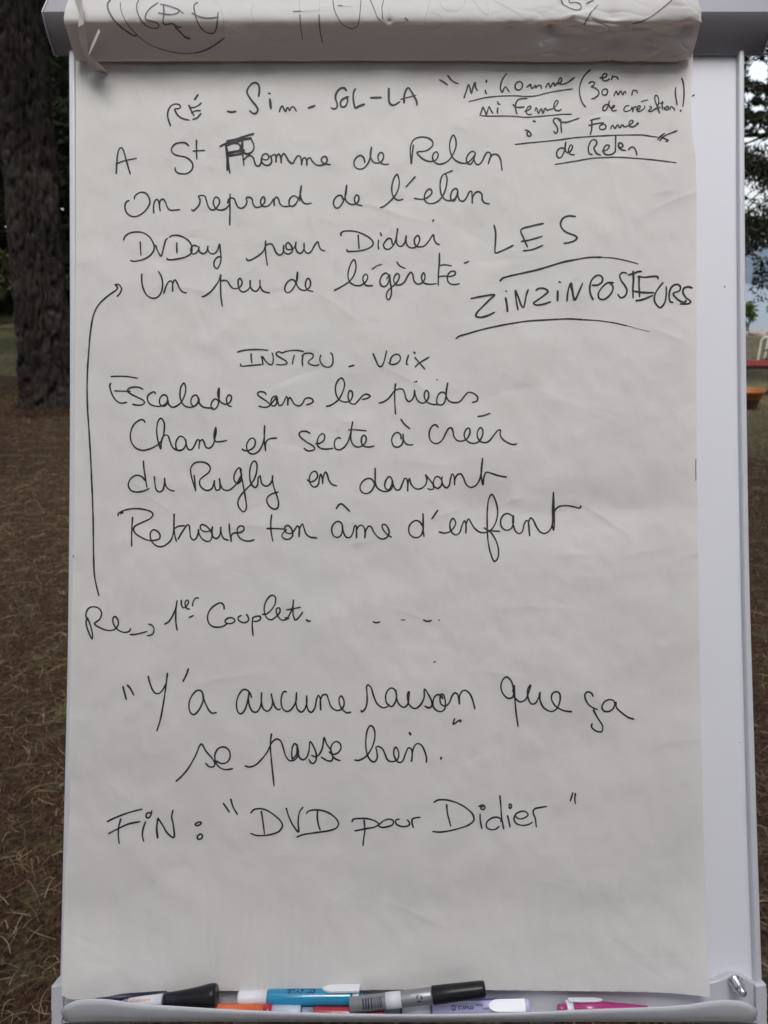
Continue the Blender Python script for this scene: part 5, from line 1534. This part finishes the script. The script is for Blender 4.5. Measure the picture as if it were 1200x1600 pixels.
440,150 470,138 488,152 480,172 460,170 458,155 475,152
450,208 452,260 465,325
615,250 590,235 545,240 505,270 500,310 530,330 570,328 600,305
605,65 612,140 618,230 635,325
612,270 620,240
676,140 682,130 695,140 688,165 678,160 680,145
665,222 675,265 685,312
725,225 750,245 795,240 825,215 805,190 765,190 730,210 715,245 730,280 780,297 830,290 860,272
890,310 880,240 865,195 875,170 920,158 970,150
1175,42 1155,108
1195,48 1190,90 1195,128
'''
ROLL_STROKES = '''@150 0 5
#roll writing left
w3 115,0 92,30 95,75 130,140 190,205 250,250 300,278 325,272
w1.6 190,20 195,80 230,160 280,230 320,270 380,320 450,360 520,385 600,405 700,418 780,412
w3 780,412 850,392 920,355 1005,292
w2.4 335,0 318,40 325,100 355,160 400,205 450,220 485,215 492,195 470,175 420,162 388,150 388,120 420,70 485,20
w2.8 505,35 560,48 620,68 650,85 640,105 580,118 488,105
528,45 532,110 525,170 535,188 600,185 640,210 670,212
w3.3 620,210 660,250 700,290 735,300
w1.6 650,80 688,115
w2.6 795,22 770,40 770,90 790,160 830,225 880,255 920,252 940,220 950,150 955,100
752,108 800,130 870,145 960,138
w1.2 930,0 960,40 990,120 1000,180 990,260
@380 0 5
#roll writing middle
w1.1 85,40 65,80 80,150 130,220 190,280 240,312 280,322 330,316
w1.1 440,0 443,120
w1.9 443,120 450,220 465,308
w1.1 597,0 592,120
w2.2 592,120 600,230 620,335
w2.4 392,93 455,92
w1 455,92 600,85
w1.7 700,0 712,80 745,150 800,205 850,222 890,205 905,160 915,80 920,10
w2.4 742,48 778,50
w1.1 778,50 850,58
w1.6 990,0 1020,70 1050,140 1078,162
1090,150 1085,60 1100,5 
@600 0 5
w1.3 360,0 340,90 318,160 325,200 370,226 420,215 452,175 445,130 400,105 350,98
w1.1 435,0 445,50 480,80 530,90 580,82 620,50 630,0
w1.3 690,0 750,70 805,115 815,80 800,0
w1 850,0 1000,80 1060,110
w2 162,142 188,160
@820 0 4.138
#roll writing right
w2.2 228,0 250,30 290,60 330,70 362,55 360,30 330,18 295,22 285,15 290,0
w3 400,18 445,0
w3 380,156 410,115 435,75
w1.8 435,75 470,35
w1.3 480,160 570,172 640,170 700,155
w2.1 700,155 780,130 860,90 940,45
'''
BOARD_STROKES = '''@1040 60 2.5
#board specks
w2.4 104,226 112,220
w2.6 230,969 230.4,971
@0 0 1
w1.8 1156,812 1159.5,812
w1.6 1156,1160 1157,1160.4
'''
def words(strokes, gap):
    """strokes whose boxes come closer than gap belong to one word"""
    sets = []
    for w_, P in strokes:
        b = [P[:, 0].min(), P[:, 1].min(), P[:, 0].max(), P[:, 1].max()]; mem = [(w_, P)]; rest = []
        for bb_, mm in sets:
            if bb_[0] - gap < b[2] and bb_[2] + gap > b[0] and bb_[1] - gap < b[3] and bb_[3] + gap > b[1]:
                b = [min(b[0], bb_[0]), min(b[1], bb_[1]), max(b[2], bb_[2]), max(b[3], bb_[3])]; mem = mm + mem
            else: rest.append((bb_, mm))
        sets = rest + [(b, mem)]
    return [mm for _, mm in sets]
for nm, st in parse(STROKES):
    for wd_ in words(st, 9): ribbons(wd_, paper_point, 'handwritten_word', sheet)
for nm, st in parse(ROLL_STROKES):
    for wd_ in words(st, 6): ribbons(wd_, roll_point, 'faded_writing', roll, .0003, old=True)
for nm, st in parse(BOARD_STROKES):
    ribbons(st, lambda x, y, l: bpx(x, y, .0003), 'ink_specks', easel)
ribbons([(1.6, np.array([[1087.2, 717.], [1087.0, 733], [1087.3, 751]])), (2.0, np.array([[114.6, 868.5], [114.8, 870.5]]))], paper_point, 'edge_marks', sheet)

# ================================================================== PENS IN THE TRAY
def text_on(frame, txt, t0, size, phi0, rad, m, parent, name, flip=False, bold=False):
    A, ax, ln, e1, e2 = frame
    cu = bpy.data.curves.new('lettering', 'FONT'); cu.body = txt; cu.size = size
    if bold: cu.offset = size * .035
    to = bpy.data.objects.new('lettering', cu); C.objects.link(to)
    bpy.context.view_layer.update()
    me = bpy.data.meshes.new_from_object(to.evaluated_get(bpy.context.evaluated_depsgraph_get()))
    bpy.data.objects.remove(to)
    V = []
    for v in me.vertices:
        ph = phi0 + v.co.y / rad
        V.append(A + ax * (ln * t0 + v.co.x) + (rad + .00012) * (e1 * math.cos(ph) + e2 * math.sin(ph)))
    Fc = [tuple(p.vertices) for p in me.polygons]
    return obj(name, V, Fc, m, parent)

def pen(name, label, x0, y0, n0, x1, y1, n1, group='pens lying in the tray'):
    A = bpx(x0, y0, n0); B = bpx(x1, y1, n1)
    r = thing(name, (A + B) / 2, label, 'marker pen', group)
    return r, A, B
def seg_part(nm, A, B, t0, t1, prof, m, root, seg=32):
    """prof in (0..1 local, radius m)"""
    V, Fc, fr = lathe_axis(A + (B - A) * t0, A + (B - A) * t1, prof, seg)
    o = obj(nm, V, Fc, m, root, smooth=True)
    b = bmesh.new(); b.from_mesh(o.data)
    for f in b.faces:
        if len(f.verts) > 6: f.smooth = False
    b.to_mesh(o.data); b.free()
    return o, fr
def rp_(px, n):
    return px / FPX * (D + .65 * .03 - n - .0147)

# dark blue pen at the back left
r, A, B = pen('marker_pen', 'dark navy pen mostly hidden under the paper at the left end of the tray', 150, 1561, .016, 262, 1553.5, .016)
rad = rp_(6, .016)
seg_part('barrel', A, B, 0, .75, [(0, rad * .7), (.05, rad), (1, rad)], M['navy'], r)
seg_part('cap', A, B, .755, 1.0, [(0, rad * 1.1), (.95, rad * 1.1), (1, rad * .9)], M['navy'], r)

# black capped board marker
r, A, B = pen('marker_pen', 'grey marker with a flared black cap, at the left end of the tray', 186, 1570, .030, 339, 1555, .030)
k = rp_(1, .03)
f0 = (257 - 186) / 153.
seg_part('barrel', A, B, 0, f0 + .02, [(0, 4 * k), (.12, 6.5 * k), (.35, 8 * k), (1, 8.8 * k)], M['silver'], r)
seg_part('label', A, B, .10, f0 - .015, [(0, 7.7 * k), (.4, 8.5 * k), (1, 9.2 * k)], M['label'], r)
cap, fr = seg_part('cap', A, B, f0, 1, [(0, 9.3 * k), (.02, 10 * k), (.3, 11 * k), (.62, 13.5 * k), (.85, 16.2 * k), (.93, 16.4 * k), (.98, 15.6 * k), (1, 13.5 * k)], M['black'], r)
for j in range(5):
    ph = -.35 + .18 * j
    V, Fc = slab([fr[0] + fr[1] * (fr[2] * .06) + (10.35 * k) * (fr[3] * math.cos(a_) + fr[4] * math.sin(a_)) for a_ in (ph, ph + .07)] + [fr[0] + fr[1] * (fr[2] * .24) + (11.1 * k) * (fr[3] * math.cos(a_) + fr[4] * math.sin(a_)) for a_ in (ph + .07, ph)], .0002)
    obj('grip_rib', V, Fc, M['navy'], cap)
lf = lathe_axis(A, B, [(0, .001), (1, .001)])[2]
text_on(lf, 'whiteboard', .12, .0042, .15, 8.95 * k, M['orange'], r, 'lettering')

# blue highlighter
r, A, B = pen('marker_pen', 'translucent blue highlighter with white clip, in the middle of the tray', 372, 1560, .020, 570, 1557.5, .020)
k = rp_(1, .02); Ln = 198.
f = lambda x: (x - 372) / Ln
seg_part('end_plug', A, B, 0, f(418), [(0, 8.5 * k), (.05, 10 * k), (1, 10.3 * k)], M['whiteplastic'], r)
br, fr = seg_part('barrel', A, B, f(418), f(551), [(0, 11.4 * k), (.03, 11.9 * k), (.97, 11.9 * k), (1, 11.2 * k)], M['blue'], r)
lfr = lathe_axis(A, B, [(0, .001), (1, .001)])[2]
text_on(lfr, 'STABILO', f(450), .0068, .48, 11.95 * k, M['print'], r, 'lettering', bold=True)
seg_part('cap', A, B, f(551), f(561), [(0, 10.5 * k), (.9, 10.5 * k), (1, 9.8 * k)], M['whiteplastic'], r)
seg_part('cap_tip', A, B, f(561), 1, [(0, 5 * k), (.8, 4.6 * k), (1, 3.5 * k)], M['blue'], r)
def clip(A, B, fa, fb, rad, m, root, wpx, k, up=True, phi=1.15, th=.0016):
    _, _, (A_, ax, ln, e1, e2) = lathe_axis(A, B, [(0, .001), (1, .001)])
    out = e1 * math.cos(phi) + e2 * math.sin(phi); side = np.cross(ax, out)
    V = []; N_ = 14
    for i in range(N_):
        t = i / (N_ - 1); s = fa + (fb - fa) * t
        wv = wpx * k / 2 * (math.sqrt(max(.05, 1 - (1 - min(1, t * 3.5)) ** 2)))
        for sg, rr in ((-1, 0), (1, 0), (1, th), (-1, th)):
            V.append(A_ + ax * ln * s + out * (rad + rr) + side * sg * wv)
    Fc = grid_faces(N_, 4, True) + [(0, 1, 2, 3), (4 * N_ - 1, 4 * N_ - 2, 4 * N_ - 3, 4 * N_ - 4)]
    o = obj('clip', V, Fc, m, root)
    bv = o.modifiers.new('bevel', 'BEVEL'); bv.width = .0004; bv.segments = 2
    return o
clip(A, B, f(505), f(562), 12.6 * k, M['whiteplastic'], r, 13, k, phi=.80, th=.0026)

# orange highlighter in front
r, A, B = pen('marker_pen', 'orange highlighter with a white end, low behind the tray lip left of the blue one', 322, 1579, .030, 470, 1581.5, .030)
k = rp_(1, .03)
f = lambda x: (x - 322) / 148.
seg_part('barrel', A, B, 0, f(412), [(0, 6 * k), (.08, 9.5 * k), (1, 9.8 * k)], M['orange'], r)
seg_part('collar', A, B, f(412), f(425), [(0, 10.2 * k), (1, 10.2 * k)], M['red'], r)
seg_part('cap', A, B, f(425), 1, [(0, 9.2 * k), (.95, 9.2 * k), (1, 8 * k)], M['paleblue'], r)

# red highlighter
r, A, B = pen('marker_pen', 'dark red pen with a blue-grey end, low in front of the blue highlighter', 471, 1582.5, .030, 600, 1584, .030)
k = rp_(1, .03)
f = lambda x: (x - 471) / 129.
seg_part('end_plug', A, B, 0, f(490), [(0, 6.5 * k), (.1, 7.6 * k), (1, 7.6 * k)], M['bluegrey'], r)
seg_part('barrel', A, B, f(490), 1, [(0, 8.2 * k), (.02, 8.6 * k), (.98, 8.6 * k), (1, 8 * k)], M['red'], r)

# silver marker with a black cap lying across the others
r, A, B = pen('marker_pen', 'silver marker with a long black cap lying slanted across the other pens', 546.5, 1571, .036, 758, 1545.2, .036)
k = rp_(1, .036); Ln = math.hypot(211.5, 25.8)
f = lambda x: (x - 546.5) / 211.5
seg_part('barrel', A, B, 0, f(676), [(0, 9.5 * k), (.01, 11 * k), (.96, 11.2 * k), (1, 11.2 * k)], M['silver'], r)
seg_part('label', A, B, f(603), f(627), [(0, 11.35 * k), (1, 11.35 * k)], M['label'], r)
seg_part('cap', A, B, f(675.5), 1, [(0, 12.3 * k), (.015, 12.8 * k), (.4, 12.4 * k), (.93, 11.6 * k), (.985, 11.2 * k), (1, 9.8 * k)], M['black'], r)
_, _, fr = lathe_axis(A, B, [(0, .001), (1, .001)])
rs = random.Random(5)
parts = []
x = 567.0
while x < 596:
    wbar = rs.choice([.9, 1.5, 2.3]) * (1.15 if x < 582 else .8)
    pts_ = []
    for ph in np.linspace(-.72, .62, 7):
        for xx in (x, x + wbar):
            pts_.append(fr[0] + fr[1] * fr[2] * f(xx) + (11.35 * k) * (fr[3] * math.cos(ph) + fr[4] * math.sin(ph)))
    parts.append((pts_, [(2 * q, 2 * q + 1, 2 * q + 3, 2 * q + 2) for q in range(6)]))
    x += wbar + rs.choice([1.1, 1.5, 2.0])
V, Fc = join(parts); obj('barcode', V, Fc, M['print'], r)
parts = []                                                 # recycling arrows
for q in range(3):
    a0 = math.radians(90 + 120 * q)
    pts_ = []
    for t in np.linspace(.15, 1.55, 6):
        for rr2 in (3.3, 5.0):
            xx = 655 + rr2 * math.cos(a0 + t); yy = rr2 * math.sin(a0 + t)
            ph = (yy - 2) / 11.35
            pts_.append(fr[0] + fr[1] * fr[2] * f(xx) + (11.4 * k) * (fr[3] * math.cos(ph) + fr[4] * math.sin(ph)))
    parts.append((pts_, [(2 * z, 2 * z + 1, 2 * z + 3, 2 * z + 2) for z in range(5)]))
V, Fc = join(parts); obj('recycling_mark', V, Fc, M['print'], r)
parts = []
for q in range(9):                                         # small print line
    pts_ = []
    for ph in (.28, .40):
        for xx in (643 + 3.3 * q, 645 + 3.3 * q):
            pts_.append(fr[0] + fr[1] * fr[2] * f(xx) + (11.4 * k) * (fr[3] * math.cos(ph) + fr[4] * math.sin(ph)))
    parts.append((pts_, [(0, 1, 3, 2)]))
V, Fc = join(parts); obj('small_print', V, Fc, M['label'], r)

# violet highlighter
r, A, B = pen('marker_pen', 'pale violet highlighter with white clip, under the black cap right of centre', 572, 1577.5, .022, 827, 1572.5, .022)
k = rp_(1, .022)
f = lambda x: (x - 572) / 255.
seg_part('end_plug', A, B, 0, f(626), [(0, 7.5 * k), (.04, 9.6 * k), (1, 9.6 * k)], M['bluegrey'], r)
seg_part('collar', A, B, f(626), f(628), [(0, 10.6 * k), (1, 10.6 * k)], M['navy'], r)
seg_part('grip', A, B, f(628), f(673), [(0, 10.4 * k), (1, 10.6 * k)], M['whiteplastic'], r)
seg_part('barrel', A, B, f(673), f(812), [(0, 12.0 * k), (.01, 12.3 * k), (1, 11.6 * k)], M['purple'], r)
seg_part('collar', A, B, f(672.5), f(675), [(0, 12.5 * k), (1, 12.5 * k)], M['violet'], r)
seg_part('cap_tip', A, B, f(812), 1, [(0, 11.2 * k), (.85, 10.4 * k), (1, 8.8 * k)], M['purple'], r)
_, _, fr = lathe_axis(A, B, [(0, .001), (1, .001)])
text_on(fr, 'STABILO', f(714.5), .0038, -.16, 12.5 * k, M['print'], r, 'lettering', bold=True)
text_on(fr, 'swing', f(742), .0030, .14, 12.5 * k, M['print'], r, 'lettering')
text_on(fr, 'cool', f(752), .0034, -.24, 12.5 * k, M['print'], r, 'lettering')
parts = []                                                 # round emblem: ring with a swan-like hook
for a0 in np.linspace(0, 2 * math.pi, 15)[:-1]:
    pts_ = []
    for a_ in (a0, a0 + .47):
        for rr2 in (2.6, 3.7):
            ph = (rr2 * math.sin(a_) - .2) / 12.5
            pts_.append(fr[0] + fr[1] * fr[2] * f(708 + rr2 * math.cos(a_)) + (12.55 * k) * (fr[3] * math.cos(ph) + fr[4] * math.sin(ph)))
    parts.append((pts_, [(0, 1, 3, 2)]))
for pa_, pb_ in (((-1.2, 1.2), (.6, 1.4)), ((.6, 1.4), (-.2, -.2)), ((-.2, -.2), (1.4, -1.2)), ((1.4, -1.2), (-1.3, -1.4))):
    pts_ = []
    for (xx, yy) in (pa_, pb_):
        for o2 in (-.35, .35):
            ph = (yy + o2 - .2) / 12.5
            pts_.append(fr[0] + fr[1] * fr[2] * f(708 + xx) + (12.55 * k) * (fr[3] * math.cos(ph) + fr[4] * math.sin(ph)))
    parts.append((pts_, [(0, 1, 3, 2)]))
V, Fc = join(parts); obj('emblem', V, Fc, M['print'], r)
parts = []
pts_ = []
for xx in (678, 700, 740, 790, 807):
    for ph in (.78, 1.12):
        pts_.append(fr[0] + fr[1] * fr[2] * f(xx) + (12.5 * k) * (fr[3] * math.cos(ph) + fr[4] * math.sin(ph)))
V, Fc = pts_, [(2 * z, 2 * z + 1, 2 * z + 3, 2 * z + 2) for z in range(4)]; obj('stripe', V, Fc, M['violet'], r)
clip(A, B, f(762), f(819), 12.5 * k, M['whiteplastic'], r, 17, k, phi=.12)

# magenta highlighter
r, A, B = pen('marker_pen', 'magenta highlighter with a bent white clip, rightmost in the tray', 872, 1576.5, .024, 1012, 1576.5, .014)
k = rp_(1, .024)
f = lambda x: (x - 872) / 138.
seg_part('cap_tip', A, B, 0, f(883), [(0, 5 * k), (.1, 6.5 * k), (1, 7 * k)], M['pink'], r)
seg_part('cap', A, B, f(883), f(892.5), [(0, 11.5 * k), (.1, 12 * k), (1, 12 * k)], M['whiteplastic'], r)
seg_part('barrel', A, B, f(892.5), 1, [(0, 11.5 * k), (.40, 11.2 * k), (.42, 9.8 * k), (.8, 6.5 * k), (1, 4.5 * k)], M['pink'], r)
clip(A, B, f(938), f(886), 12.3 * k, M['whiteplastic'], r, 9, k, phi=1.0)
